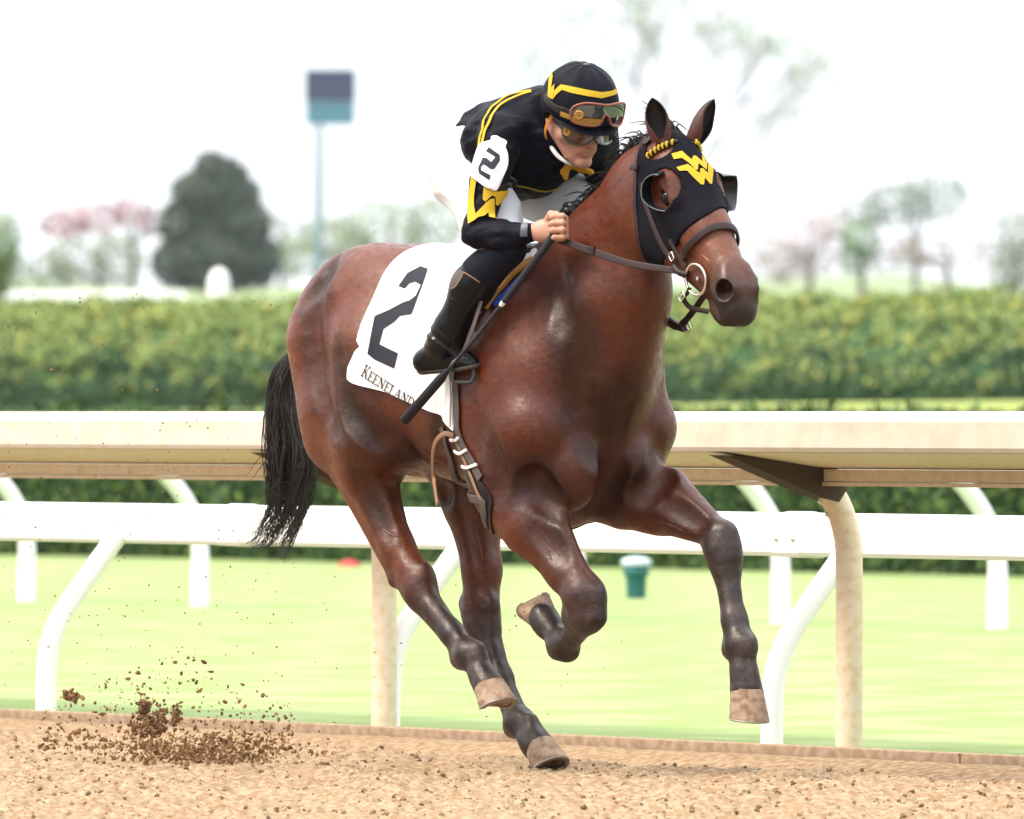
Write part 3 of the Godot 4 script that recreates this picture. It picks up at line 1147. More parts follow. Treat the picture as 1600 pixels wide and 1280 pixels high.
func buckle(c: Vector3, out: Vector3, along: Vector3, w: float, l: float, parent: Node3D) -> void:
	var x := along.cross(out).normalized()
	along = out.cross(x).normalized()
	var p := PackedVector3Array()
	for i in 17:
		var a := TAU * i / 16.0
		p.append(c + x * (signf(cos(a)) * pow(absf(cos(a)), 0.4) * w) + along * (signf(sin(a)) * pow(absf(sin(a)), 0.4) * l))
	part("buckle", tube(p, [0.0022], 6), M.steel, parent)

func S(x: float, y: float, off := 0.0) -> Vector3:      # the horse's surface in the photo's position
	return seen(horse, x, y, off)

func mirror(p: Vector3) -> Vector3:
	var b := body_of(p)
	return W(b.x, -b.y, b.z)

func build_bridle() -> void:
	var root := thing("bridle", "brown leather racing bridle with steel ring bit on the horse's head", "bridle", HD(0.3, -0.1, 0))
	var h := 0.0072
	# head strap and throat lash down behind the cheek, each on both sides
	var lash := [S(1006, 218, h), S(996, 245, h), S(993, 285, h), S(993, 330, h), S(998, 375, h), S(1008, 404, h)]
	var cheek := [S(1003, 285, h), S(1006, 310, h), S(1018, 343, h), S(1031, 375, h), S(1043, 396, h), S(1056, 411, h)]
	for m in [1, -1]:
		var a := []
		var b := []
		for p in lash: a.append(p if m > 0 else mirror(p))
		for p in cheek: b.append(p if m > 0 else mirror(p))
		a.append(HD(0.30, -0.30, 0.02 * m))
		part("throat_lash", strap_on(horse, a, 0.0065, 0.0022, h), M.leather, root)
		part("cheekpiece", strap_on(horse, b, 0.0085, 0.0026, h), M.leather, root)
	var crown := [S(1006, 218, h), HD(-0.005, -0.06, 0.075), HD(-0.03, -0.04, 0.0), HD(-0.005, -0.06, -0.075), mirror(S(1006, 218, h))]
	part("crownpiece", strap_on(horse, crown, 0.011, 0.0025, h), M.leather, root)
	part("keeper", strap_on(horse, [S(988, 262, h), S(993, 262, h), S(999, 261, h)], 0.009, 0.0035, h + 0.004), M.leather, root)
	# noseband
	var nose := [S(1066, 404, 0.004), S(1075, 388, 0.004), S(1089, 373, 0.004), S(1104, 361, 0.004), S(1120, 355, 0.004), HD(0.385, 0.005, -0.03), HD(0.395, -0.03, -0.062), HD(0.40, -0.09, -0.068), HD(0.40, -0.14, -0.05)]
	part("noseband", strap_on(horse, nose, 0.0115, 0.005, 0.003), M.leather, root)
	part("noseband_hanger", strap_on(horse, [S(1046, 374, h), S(1055, 392, 0.006), S(1066, 408, 0.005), S(1072, 416, 0.005)], 0.006, 0.0025, 0.004), M.leather, root)
	var curb := [S(1068, 405, 0.004), HD(0.42, -0.155, 0.05), HD(0.44, -0.178, 0.03), HD(0.45, -0.183, 0.0), HD(0.44, -0.178, -0.03), HD(0.40, -0.14, -0.05)]
	part("chin_strap", strap(smooth_path(curb, 5), PackedVector3Array(), [0.007], [0.007], 8), M.leather, root)
	# bit rings and mouthpiece
	for m: float in [1.0, -1.0]:
		var c := HD(0.475, -0.125, 0.066 * m)
		ring(c, (Hb * m + He * 0.15).normalized(), 0.046, 0.0045, "bit_ring", M.steel, root)
		part("rein_loop", strap(smooth_path([c - He * 0.035 - Hn * 0.02, c - He * 0.055 - Hn * 0.035 + Hb * m * 0.012, c - He * 0.085 - Hn * 0.045 + Hb * m * 0.014], 4), PackedVector3Array(), [0.013, 0.015, 0.012], [0.011], 10), M.leather, root)
		part("curb_strap", strap(smooth_path([c - Hn * 0.04, c - Hn * 0.062 + He * 0.005, c - Hn * 0.083 + He * 0.004, c - Hn * 0.094 - Hb * m * 0.02 + He * 0.03, c - Hn * 0.062 - Hb * m * 0.05 + He * 0.07], 4), PackedVector3Array(), [0.0075], [0.0045], 8), M.leather, root)
		buckle(c - Hn * 0.078 + Hb * m * 0.008, Hb * m, Hn, 0.010, 0.014, root)
	part("mouthpiece", tube(PackedVector3Array([HD(0.475, -0.12, 0.064), HD(0.475, -0.12, -0.064)]), [0.006], 8), M.steel, root)
	buckle(S(1049, 401, 0.013), Hb, He, 0.009, 0.013, root)
	# the bound browband: black and yellow turns
	for piece in [[S(1013, 244, 0.008), S(1026, 234, 0.008), S(1040, 227, 0.008), S(1058, 221, 0.008)], [HD(0.055, 0.002, -0.040), HD(0.055, -0.022, -0.062), HD(0.058, -0.05, -0.074)]]:
		var band := smooth_path(piece, 10)
		for i in band.size(): band[i] = laid(horse, band[i], 0.009)
		part("browband", tube(band, [0.0065], 10), M.vinyl, root)
		for i in range(1, band.size() - 2, 4):
			var along := (band[i + 1] - band[i]).normalized()
			var out := horse.normal(band[i], horse.near(band[i], 0.05))
			var acr := along.cross(out).normalized()
			var p := band[i]
			part("browband_turn", tube(PackedVector3Array([p + acr * 0.0085 - along * 0.002, p + out * 0.0075 + acr * 0.003, p + out * 0.008 - acr * 0.003 + along * 0.004, p - acr * 0.0085 + along * 0.006]), [0.003, 0.0042, 0.0035, 0.001], 6), M.yellow, root)

func build_reins() -> void:
	var root := thing("reins", "brown leather reins running from the bit to the jockey's hands", "reins", J(960, 410, 0.11))
	var end := HD(0.475, -0.125, 0.066) - He * 0.07 - Hn * 0.045 + Hb * 0.014
	var path := smooth_path([J(866, 372, 0.205), J(880, 377, 0.20), J(926, 393, 0.18), J(985, 412, 0.15), end], 6)
	var outs := PackedVector3Array()
	for p in path: outs.append((Hb + Vector3.UP * 0.25).normalized())
	part("rein", strap(path, outs, [0.0105], [0.0026], 12), M.leather, root)
	var k := J(923, 392, 0.181)
	part("keeper", strap(PackedVector3Array([k - W(0.02, 0, 0) + W(0, 0, 0), k + W(0.02, 0, 0) - W(0, 0, 0)]), PackedVector3Array([Hb, Hb]), [0.013], [0.0045], 12), M.leather, root)
	var lend := HD(0.475, -0.125, -0.066) - He * 0.07 - Hn * 0.045 - Hb * 0.014
	var lp := smooth_path([lend, J(1072, 500, -0.13), J(1046, 506, -0.14), J(990, 450, -0.15), J(905, 372, -0.05)], 6)
	outs = PackedVector3Array()
	for p in lp: outs.append((-Hb + Vector3.UP * 0.25).normalized())
	part("rein", strap(lp, outs, [0.0105], [0.0026], 12), M.leather, root)
	# the doubled rein end with its keeper and buckle below the neck
	part("rein_knot", strap(smooth_path([J(1038, 497, -0.12), J(1048, 502, -0.135), J(1062, 511, -0.14), J(1070, 512, -0.14)], 5), PackedVector3Array(), [0.016, 0.020, 0.021, 0.012], [0.012], 12), M.leather, root)
	buckle(J(1076, 511, -0.14), Hb, He, 0.008, 0.011, root)

func build_cloth() -> void:
	var root := thing("saddle_cloth", "white saddle cloth with a large black number 2 on the horse's flank", "saddle cloth", W(-0.65, 0.2, 1.3))
	var ni := 34
	var nj := 60
	var s := Soup.new()
	var cand := horse.near(W(-0.65, 0, 1.2), 0.45)
	for layer in 2:
		for j in nj + 1:
			var g := float(j) / nj * 2.0 - 1.0              # -1 left hem, 0 spine, 1 right hem
			for i in ni + 1:
				var f := float(i) / ni
				var low := deg_to_rad(lerpf(92.5, 119.0, pow(f, 0.8)))
				var a := lerpf(-0.915 - 0.035 * smoothstep(0.80, 1.0, absf(g)), -0.37, f)
				if absf(g) > 0.79 and absf(g) < 0.815: a += 0.012 * (1.0 - f)
				s.v.append(around(a, g * low, 0.012 - 0.005 * layer, cand))
	var row := ni + 1
	var per := row * (nj + 1)
	for layer in 2:
		for j in nj:
			for i in ni:
				var a := layer * per + j * row + i
				s.ix.append_array(PackedInt32Array([a, a + row, a + 1, a + 1, a + row, a + row + 1]) if layer == 0 else PackedInt32Array([a, a + 1, a + row, a + 1, a + row + 1, a + row]))
	for j in nj:
		for i in [0, ni]:
			var a := j * row + int(i)
			s.ix.append_array(PackedInt32Array([a, a + per, a + row, a + row, a + per, a + row + per]))
	for i in ni:
		for j in [0, nj]:
			var a := int(j) * row + i
			s.ix.append_array(PackedInt32Array([a, a + 1, a + per, a + 1, a + per + 1, a + per]))
	s.smooth()
	part("cloth", s.mesh(), M.cloth, root)
	var two := px([[387, 405], [440, 328], [518, 287], [560, 302], [530, 392], [497, 480], [465, 568], [395, 580], [365, 612], [300, 655], [275, 745], [385, 798], [362, 888], [247, 835], [205, 802], [225, 690], [247, 580], [330, 545], [415, 500], [455, 487], [490, 460], [520, 397], [485, 378], [450, 388], [425, 418]], 520, 340, 3.765)
	part("numeral", patch(horse, two, 7.0, 0.012, 0.0022), M.ink, root)
	# the course's name along the hem
	var font := SystemFont.new()
	font.font_names = PackedStringArray(["Droid Serif"])
	var s2 := Soup.new()
	var word := "KEENELAND"
	var x := 0.0
	var total := 0.0
	var pieces := []
	for i in word.length():
		var tm := TextMesh.new()
		tm.font = font
		tm.text = word[i]
		tm.font_size = 64
		tm.pixel_size = 0.01
		tm.depth = 0.0
		var arr := tm.get_mesh_arrays()
		var vs: PackedVector3Array = arr[Mesh.ARRAY_VERTEX]
		var l := 1e9
		var r := -1e9
		for v in vs:
			l = minf(l, v.x); r = maxf(r, v.x)
		pieces.append([vs, arr[Mesh.ARRAY_INDEX], l, r])
		total += (r - l) + 0.02
	for i in word.length():
		var vs: PackedVector3Array = pieces[i][0]
		var ids: PackedInt32Array = pieces[i][1]
		var big := 1.28 if i == 0 else 1.0
		var bottom := 1e9
		for v in vs: bottom = minf(bottom, v.y)
		var put := s2.v.size()
		for v in vs:
			var lx: float = (x + (v.x - pieces[i][2])) / total
			var ly: float = (v.y - bottom) / 0.47 * big
			var q := Vector2(563.5, 587.0) + Vector2(80.0, 51.0) * lx + Vector2(6.5, -14.5) * ly
			var w := seen(horse, q.x, q.y, 0.012)
			var nn := horse.normal(w, horse.near(w, 0.05))
			s2.v.append(w + nn * 0.0022)
			s2.n.append(nn)
		for k in ids: s2.ix.append(put + k)
		x += (pieces[i][3] - pieces[i][2]) + 0.02
	part("lettering", s2.mesh(), M.ink, root)

func pad(pts: Array, half_w: float, half_h: float, off: float, called: String, m: Material, root: Node3D) -> void:
	var w := []
	for p in pts: w.append(S(p[0], p[1], off))
	part(called, strap_on(horse, w, half_w, half_h, off, 6), m, root)

func build_saddle() -> void:
	var root := thing("racing_saddle", "small black racing saddle on white, tan and blue pads under the jockey", "saddle", W(-0.45, 0, 1.5))
	# pads that show along the shoulder, the same on the far side
	var strips := [[[[733, 512], [746, 489], [764, 456], [786, 430], [812, 408], [838, 398]], 0.019, 0.007, 0.004, "white_pad", M.cloth],
		[[[760, 482], [772, 464], [787, 446], [808, 425], [836, 407]], 0.0125, 0.008, 0.004, "tan_pad", M.tan_pad],
		[[[772, 477], [790, 461], [808, 441], [826, 424]], 0.010, 0.004, 0.003, "blue_pad", M.blue_pad],
		[[[778, 428], [792, 412], [812, 398], [832, 392]], 0.010, 0.005, 0.012, "girth_strap", M.vinyl]]
	for t in strips:
		var w := []
		for p in t[0]: w.append(S(p[0], p[1], t[3]))
		part(t[4], strap_on(horse, w, t[1], t[2], t[3], 6), t[5], root)
		for i in w.size(): w[i] = mirror(w[i])
		part(t[4], strap_on(horse, w, t[1], t[2], t[3], 6), t[5], root)
	# the seat: a low tree with raised pommel and cantle
	var f := Field.new()
	f.blend = 0.05
	var side := Hb
	f.cone(W(-0.22, 0, 1.60), W(-0.62, 0, 1.605), 0.045, 0.05, 0.05, Vector3.UP, 0.6)
	f.cone(W(-0.66, 0.07, 1.595), W(-0.66, -0.07, 1.595), 0.045, 0.045, 0.05, Vector3.UP, 0.8)
	f.cone(W(-0.70, 0.10, 1.575), W(-0.60, 0.15, 1.53), 0.035, 0.03, 0.04)
	f.cone(W(-0.70, -0.10, 1.575), W(-0.60, -0.15, 1.53), 0.035, 0.03, 0.04)
	f.cone(W(-0.20, 0, 1.615), W(-0.17, 0, 1.59), 0.045, 0.05, 0.05)
	for m: float in [1.0, -1.0]:
		f.cone(W(-0.35, 0.17 * m, 1.50), W(-0.33, 0.27 * m, 1.33), 0.035, 0.02, 0.05)
		f.cone(W(-0.50, 0.15 * m, 1.52), W(-0.40, 0.28 * m, 1.30), 0.035, 0.02, 0.05)
	f.cone(J(712, 384, 0.16), J(742, 402, 0.19), 0.026, 0.030, 0.04)
	f.cone(J(707, 380, 0.15), J(712, 396, 0.17), 0.020, 0.014, 0.03)
	var lo := W(-0.5, 0, 1.2) - Vector3.ONE * 0.62
	part("seat", net(f, 0.0085, lo, lo + Vector3(1.24, 0.60, 1.24), null, null, false), M.gloss, root)
	# stirrup leathers and irons
	for m: float in [1.0, -1.0]:
		var top_p := J(752, 470, 0.325)
		var iron := J(722, 566, 0.335)
		var mid := J(738, 515, 0.34)
		var pts := [top_p, mid, iron + Vector3.UP * 0.02]
		var c := iron - Vector3.UP * 0.03
		if m < 0:
			for i in 3: pts[i] = mirror(pts[i])
			c = mirror(c)
		var path := smooth_path(pts, 5)
		var outs := PackedVector3Array()
		for p in path: outs.append(Hb * m)
		part("stirrup_leather", strap(path, outs, [0.009], [0.002], 10), M.grey_leather, root)
		var iron_path := PackedVector3Array()
		var ax := (W(1, 0.35 * m, 0) - W(0, 0, 0)).normalized().cross(Vector3.UP).normalized()
		for i in 25:
			var a := TAU * i / 24.0
			var y := sin(a) * 0.058
			if y < 0.0: y = maxf(y, -0.042)
			iron_path.append(c + ax * cos(a) * 0.036 + Vector3.UP * y * 0.72)
		part("stirrup", tube(iron_path, [0.0065], 8), M.dark_steel, root)

func build_girth() -> void:
	var root := thing("girth", "grey and black elastic girth strapped round the horse behind its elbow", "girth", W(-0.38, 0.2, 0.95))
	var under := func(p: Array) -> Array:                # on below the chest to the other side
		var out := p.duplicate()
		out.append_array([W(-0.28, 0.17, 0.76), W(-0.29, 0.0, 0.73), W(-0.28, -0.17, 0.76)])
		for i in range(p.size() - 1, -1, -1): out.append(mirror(p[i]))
		return out
	var elastic := [S(699, 640, 0.013), S(703, 668, 0.004), S(714, 695, 0.003), S(727, 725, 0.003), S(744, 760, 0.003), S(758, 784, 0.003)]
	part("elastic", strap_on(horse, under.call(elastic), 0.027, 0.0022, 0.001, 5), M.vinyl, root)
	var rear := [S(689, 668, 0.006), S(697, 692, 0.004), S(706, 722, 0.004), S(722, 756, 0.004), S(742, 780, 0.004), S(756, 795, 0.004), W(-0.27, 0.20, 0.78), W(-0.28, 0.1, 0.74)]
	part("leather_edge", strap_on(horse, rear, 0.014, 0.003, 0.004), M.grey_leather, root)
	var front := [S(709, 596, 0.012), S(712, 640, 0.010), S(715, 672, 0.005), S(725, 700, 0.004), S(741, 728, 0.004), S(751, 748, 0.004)]
	part("leather_edge", strap_on(horse, front, 0.013, 0.003, 0.004), M.grey_leather, root)
	part("white_flap", strap_on(horse, [S(699, 590, 0.016), S(700, 625, 0.016), S(701, 663, 0.014)], 0.012, 0.002, 0.014), M.cloth, root)
	part("billet", strap_on(horse, [S(712, 688, 0.007), S(722, 712, 0.007), S(737, 747, 0.007), S(752, 782, 0.007)], 0.0055, 0.002, 0.006), M.tan_leather, root)
	for k in [[[704, 688], [712, 688], [716, 684]], [[710, 705], [718, 709], [729, 703]], [[722, 729], [730, 731], [745, 726]]]:
		var w := []
		for p in k: w.append(S(p[0], p[1], 0.012))
		part("white_keeper", strap_on(horse, w, 0.0048, 0.0032, 0.010, 5), M.cloth, root)
	var loose := smooth_path([S(708, 681, 0.02), S(694, 678, 0.035), S(681, 690, 0.045), S(676, 715, 0.05), S(678, 750, 0.05), J(683, 788, 0.33)], 6)
	var outs := PackedVector3Array()
	for p in loose: outs.append((Hb + W(0.4, 0, 0) - W(0, 0, 0)).normalized())
	part("loose_strap", strap(loose, outs, [0.0075], [0.002], 10), M.tan_leather, root)

func build_whip() -> void:
	var root := thing("riding_whip", "black riding whip pointing down from the jockey's right hand", "whip", J(787, 472, 0.36))
	var a := J(870, 362, 0.215)
	var b := J(787, 472, 0.36)
	var c := J(699, 580, 0.41)
	var e := J(632, 657, 0.43)
	part("grip", tube(smooth_path([a, a.lerp(b, 0.5), b], 5), [0.0125, 0.0115, 0.0095], 12), M.grip, root)
	part("collar", tube(PackedVector3Array([b, b.lerp(c, 0.05)]), [0.0085, 0.007], 12), M.cloth, root)
	part("shaft", tube(smooth_path([b, b.lerp(c, 0.5) + Vector3.DOWN * 0.004, c], 5), [0.0066, 0.0058, 0.0052], 10), M.shaft, root)
	part("popper", tube(PackedVector3Array([c.lerp(b, 0.03), c.lerp(e, 0.06), c.lerp(e, 0.15), c.lerp(e, 0.5), e, e.lerp(c, -0.01)]), [0.006, 0.010, 0.0145, 0.0148, 0.0150, 0.012], 14), M.grip, root)

# ---------------------------------------------------------------- the jockey
var rider: Field          # the whole body, for the skin and for laying clothes on
var sleeve: Field         # jacket: trunk and arms
var cap: Field
var Jc := Vector3()       # middle of the skull
var Jf := Vector3()       # the way the face looks
var Ju := Vector3()
var Jb := Vector3()

func FP(f: float, u: float, b: float) -> Vector3:
	return Jc + Jf * f + Ju * u + Jb * b

const SKIN := Color(0.39, 0.205, 0.15)
const LIP := Color(0.32, 0.12, 0.095)

func rider_trunk(f: Field, grow: float) -> void:
	var side := Hb
	f.blend = 0.07
	f.cone(J(740, 262, 0), J(800, 238, 0), 0.125 + grow, 0.125 + grow, 0.07, side, 1.0)
	f.cone(J(800, 238, 0), J(845, 218, 0), 0.13 + grow, 0.135 + grow, 0.07)
	f.cone(J(764, 222, 0.14), J(828, 245, 0.0), 0.085 + grow, 0.11 + grow, 0.07)
	f.cone(J(800, 205, 0.10), J(915, 215, -0.13), 0.095 + grow, 0.09 + grow, 0.06)
	f.cone(J(745, 215, 0.05), J(845, 180, 0.0), 0.085 + grow, 0.075 + grow, 0.07)

func rider_arms(f: Field, grow: float) -> void:
	f.blend = 0.04
	f.cone(J(782, 214, 0.19), J(764, 285, 0.27), 0.068 + grow, 0.052 + grow, 0.05)
	f.cone(J(764, 285, 0.27), J(746, 362, 0.33), 0.052 + grow, 0.043 + grow)
	f.cone(J(746, 366, 0.33), J(785, 370, 0.29), 0.043 + grow, 0.044 + grow, 0.03)
	f.cone(J(785, 370, 0.29), J(838, 362, 0.235), 0.043 + grow, 0.029 + grow, 0.03)
	f.cone(J(930, 205, -0.17), J(948, 300, -0.22), 0.065 + grow, 0.045 + grow, 0.05)
	f.cone(J(948, 305, -0.22), J(918, 332, -0.06), 0.042 + grow, 0.030 + grow, 0.03)

func rider_legs(f: Field, grow: float, below := true) -> void:
	f.blend = 0.06
	for m: float in [1.0, -1.0]:
		var hip := J(738, 282, 0.105)
		var knee := J(788, 385, 0.255)
		var calf := J(745, 445, 0.315)
		var ankle := J(692, 535, 0.355)
		if m < 0:
			hip = mirror(hip); knee = mirror(knee); calf = mirror(calf); ankle = mirror(ankle)
		f.cone(hip + Vector3.UP * 0.01, hip.lerp(knee, 0.55), 0.112 + grow, 0.085 + grow, 0.06)
		f.cone(hip.lerp(knee, 0.55), knee, 0.085 + grow, 0.058 + grow, 0.05)
		f.cone(hip + Vector3.UP * 0.045 - (W(0.015, 0, 0) - W(0, 0, 0)), hip + Vector3.UP * 0.05, 0.122 + grow, 0.115 + grow, 0.06)
		if below:
			f.cone(knee, calf, 0.055 + grow, 0.055 + grow, 0.04)
			f.cone(calf, ankle, 0.055 + grow, 0.036 + grow, 0.04)

func finger(f: Field, pts: Array, r: float) -> void:
	for i in pts.size() - 1:
		f.cone(pts[i], pts[i + 1], r * (1.0 - 0.08 * i), r * (0.94 - 0.08 * i), 0.004)

func hand(f: Field, wrist: Vector3, knuckle: Vector3, across: Vector3, curl: Vector3) -> void:
	# a closed fist: palm, four fingers of unequal length bent round the rein, the thumb laid over them
	f.blend = 0.012
	var along := (knuckle - wrist).normalized()
	across = (across - along * across.dot(along)).normalized()
	var down := across.cross(along)
	if down.dot(curl) < 0.0: down = -down
	for i in 4:
		var off := across * (0.030 - 0.0195 * i)
		f.cone(wrist + off * 0.45, knuckle + off - down * 0.004, 0.019, 0.0135, 0.016)
	for i in 4:
		var off := across * (0.031 - 0.0205 * i)
		var l: float = [0.92, 1.0, 0.96, 0.78][i]
		var k0 := knuckle + off
		var k1 := k0 + along * 0.018 * l + down * 0.032 * l
		var k2 := k1 - along * 0.026 * l + down * 0.012
		var k3 := k2 - along * 0.016 * l - down * 0.010
		finger(f, [k0, k1, k2, k3], 0.0105 * (0.92 if i == 3 else 1.0))
	var t0 := wrist + across * 0.020 + along * 0.015
	var t1 := wrist + across * 0.043 + along * 0.045 + down * 0.016
	var t2 := knuckle + across * 0.038 + down * 0.028 - along * 0.006
	finger(f, [t0, t1, t2, t2 + down * 0.006 - across * 0.022 + along * 0.010], 0.0125)

func rider_head(f: Field) -> void:
	f.blend = 0.02
	f.tint = SKIN
	f.blob(FP(-0.008, 0.035, 0), Jf, 0.098, Ju, 0.092, 0.076, 0.03)
	f.cone(FP(0.035, -0.045, 0), FP(0.068, -0.108, 0), 0.062, 0.026, 0.03, Jb, 0.95)
	for m: float in [1.0, -1.0]:
		f.cone(FP(0.0, -0.035, 0.052 * m), FP(0.050, -0.098, 0.026 * m), 0.024, 0.020, 0.03)
		f.cone(FP(0.070, -0.028, 0.040 * m), FP(0.045, -0.032, 0.058 * m), 0.020, 0.018, 0.02)
		f.cone(FP(0.088, 0.022, 0.012 * m), FP(0.074, 0.020, 0.048 * m), 0.013, 0.012, 0.015)
		f.cone(FP(-0.012, 0.012, 0.073 * m), FP(-0.006, -0.026, 0.072 * m), 0.012, 0.008, 0.008, Jb, 0.6)
		f.cone(FP(0.098, -0.042, 0.012 * m), FP(0.092, -0.042, 0.014 * m), 0.0085, 0.0085, 0.006)
	f.tint = Color(0.43, 0.185, 0.14)
	f.cone(FP(0.092, 0.008, 0), FP(0.113, -0.036, 0), 0.0085, 0.0115, 0.014)
	f.cone(FP(0.110, -0.040, 0), FP(0.106, -0.042, 0), 0.0125, 0.0115, 0.008)
	f.tint = SKIN
	f.cone(FP(0.085, -0.066, 0.018), FP(0.085, -0.066, -0.018), 0.016, 0.016, 0.02)
	f.tint = LIP
	f.cone(FP(0.0985, -0.068, 0.016), FP(0.0985, -0.068, -0.016), 0.0062, 0.0062, 0.007)
	f.cone(FP(0.0965, -0.079, 0.014), FP(0.0965, -0.079, -0.014), 0.0068, 0.0068, 0.007)
	f.tint = SKIN
	f.cone(FP(0.088, -0.108, 0.007), FP(0.088, -0.108, -0.007), 0.016, 0.016, 0.015)
	f.tint = LIP.darkened(0.4)
	f.cone(FP(0.106, -0.0735, 0.022), FP(0.106, -0.0735, -0.022), 0.0022, 0.0022, 0.004, Vector3.ZERO, 1.0, Vector3.ZERO, 1.0, 1)
	f.tint = SKIN
	for m: float in [1.0, -1.0]:
		f.blob(FP(0.088, -0.002, 0.032 * m), Jb, 0.019, Ju, 0.012, 0.014, 0.012, 1)

func bounds(f: Field) -> Array:
	var lo := Vector3(1e9, 1e9, 1e9)
	var hi := -lo
	for i in f.A.size():
		for p: Vector3 in [f.A[i], f.B[i]]:
			var r := maxf(f.ra[i], f.rb[i]) + 0.02
			lo = lo.min(p - Vector3.ONE * r)
			hi = hi.max(p + Vector3.ONE * r)
	return [lo, hi]

func along_patch(f: Field, line: Array, half_px: float, off: float, lift: float) -> ArrayMesh:   # a ribbon of even width laid on a body
	var pts := []
	for p in line:
		var q := seen(f, p.x, p.y, off)
		if -q.z < 35.5: pts.append(q)
	var path := smooth_path(pts, 4)
	var outs := PackedVector3Array()
	for i in path.size():
		path[i] = laid(f, path[i], off + lift)
		outs.append(f.normal(path[i], f.near(path[i], 0.05)))
	return strap(path, outs, [half_px / 520.0], [0.0012], 8)

func disc(c: Vector3, out: Vector3, r: float, thick: float, called: String, m: Material, parent: Node3D) -> MeshInstance3D:
	var s := Soup.new()
	out = out.normalized()
	var x := out.cross(Vector3.UP).normalized()
	var y := out.cross(x)
	var rings := []
	for k in [[0.0, 1.0], [0.7, 1.0], [1.0, 0.88], [1.0, 0.7], [0.75, 0.62]]:
		var ring_ := PackedVector3Array()
		for i in 20:
			var a := TAU * i / 20.0
			ring_.append(c + out * thick * k[0] + (x * cos(a) + y * sin(a)) * r * k[1])
		rings.append(ring_)
	s.ring_loft(rings)
	s.smooth()
	return part(called, s.mesh(), m, parent)

func goggles(root: Node3D, f: Field, outline: PackedVector2Array, lens: PackedVector2Array, foam: PackedVector2Array, off: float, glass: Material, frame: Material, foam_m: Material, button: Vector2, called: String) -> void:
	var g := part(called, patch(f, lens, 3.0, off, 0.0), glass, root)
	var pts := []
	for p in outline:
		var q := seen(f, p.x, p.y, off)
		if -q.z < 35.5: pts.append(q)
	pts.append(pts[0])
	var path := smooth_path(pts, 3)
	part("frame", tube(path, [0.0038], 8), frame, g)
	var back := PackedVector3Array()
	# the skirt of the frame, down to the face
	var s := Soup.new()
	for p in path:
		var n := f.normal(p, f.near(p, 0.08))
		s.v.append(p)
		s.v.append(p - n * (off - 0.002))
	for i in path.size() - 1:
		s.ix.append_array(PackedInt32Array([i * 2, i * 2 + 2, i * 2 + 1, i * 2 + 1, i * 2 + 2, i * 2 + 3]))
	s.smooth()
	part("skirt", s.mesh(), frame, g)
	if foam.size(): part("foam", patch(f, foam, 3.0, off, 0.001), foam_m, g)
	var c := seen(f, button.x, button.y, off)
	var n := f.normal(c, f.near(c, 0.06))
	var d := disc(c, n, 0.0145, 0.006, "button", M.gold, g)
	part("button_mark", tube(smooth_path([c + n * 0.0065 + Ju * 0.006 - Jf * 0.003, c + n * 0.0065 + Ju * 0.003 + Jf * 0.005, c + n * 0.0065 - Ju * 0.001 - Jf * 0.003, c + n * 0.0065 - Ju * 0.006 + Jf * 0.004], 4), [0.0011], 5), M.gold_dark, g)

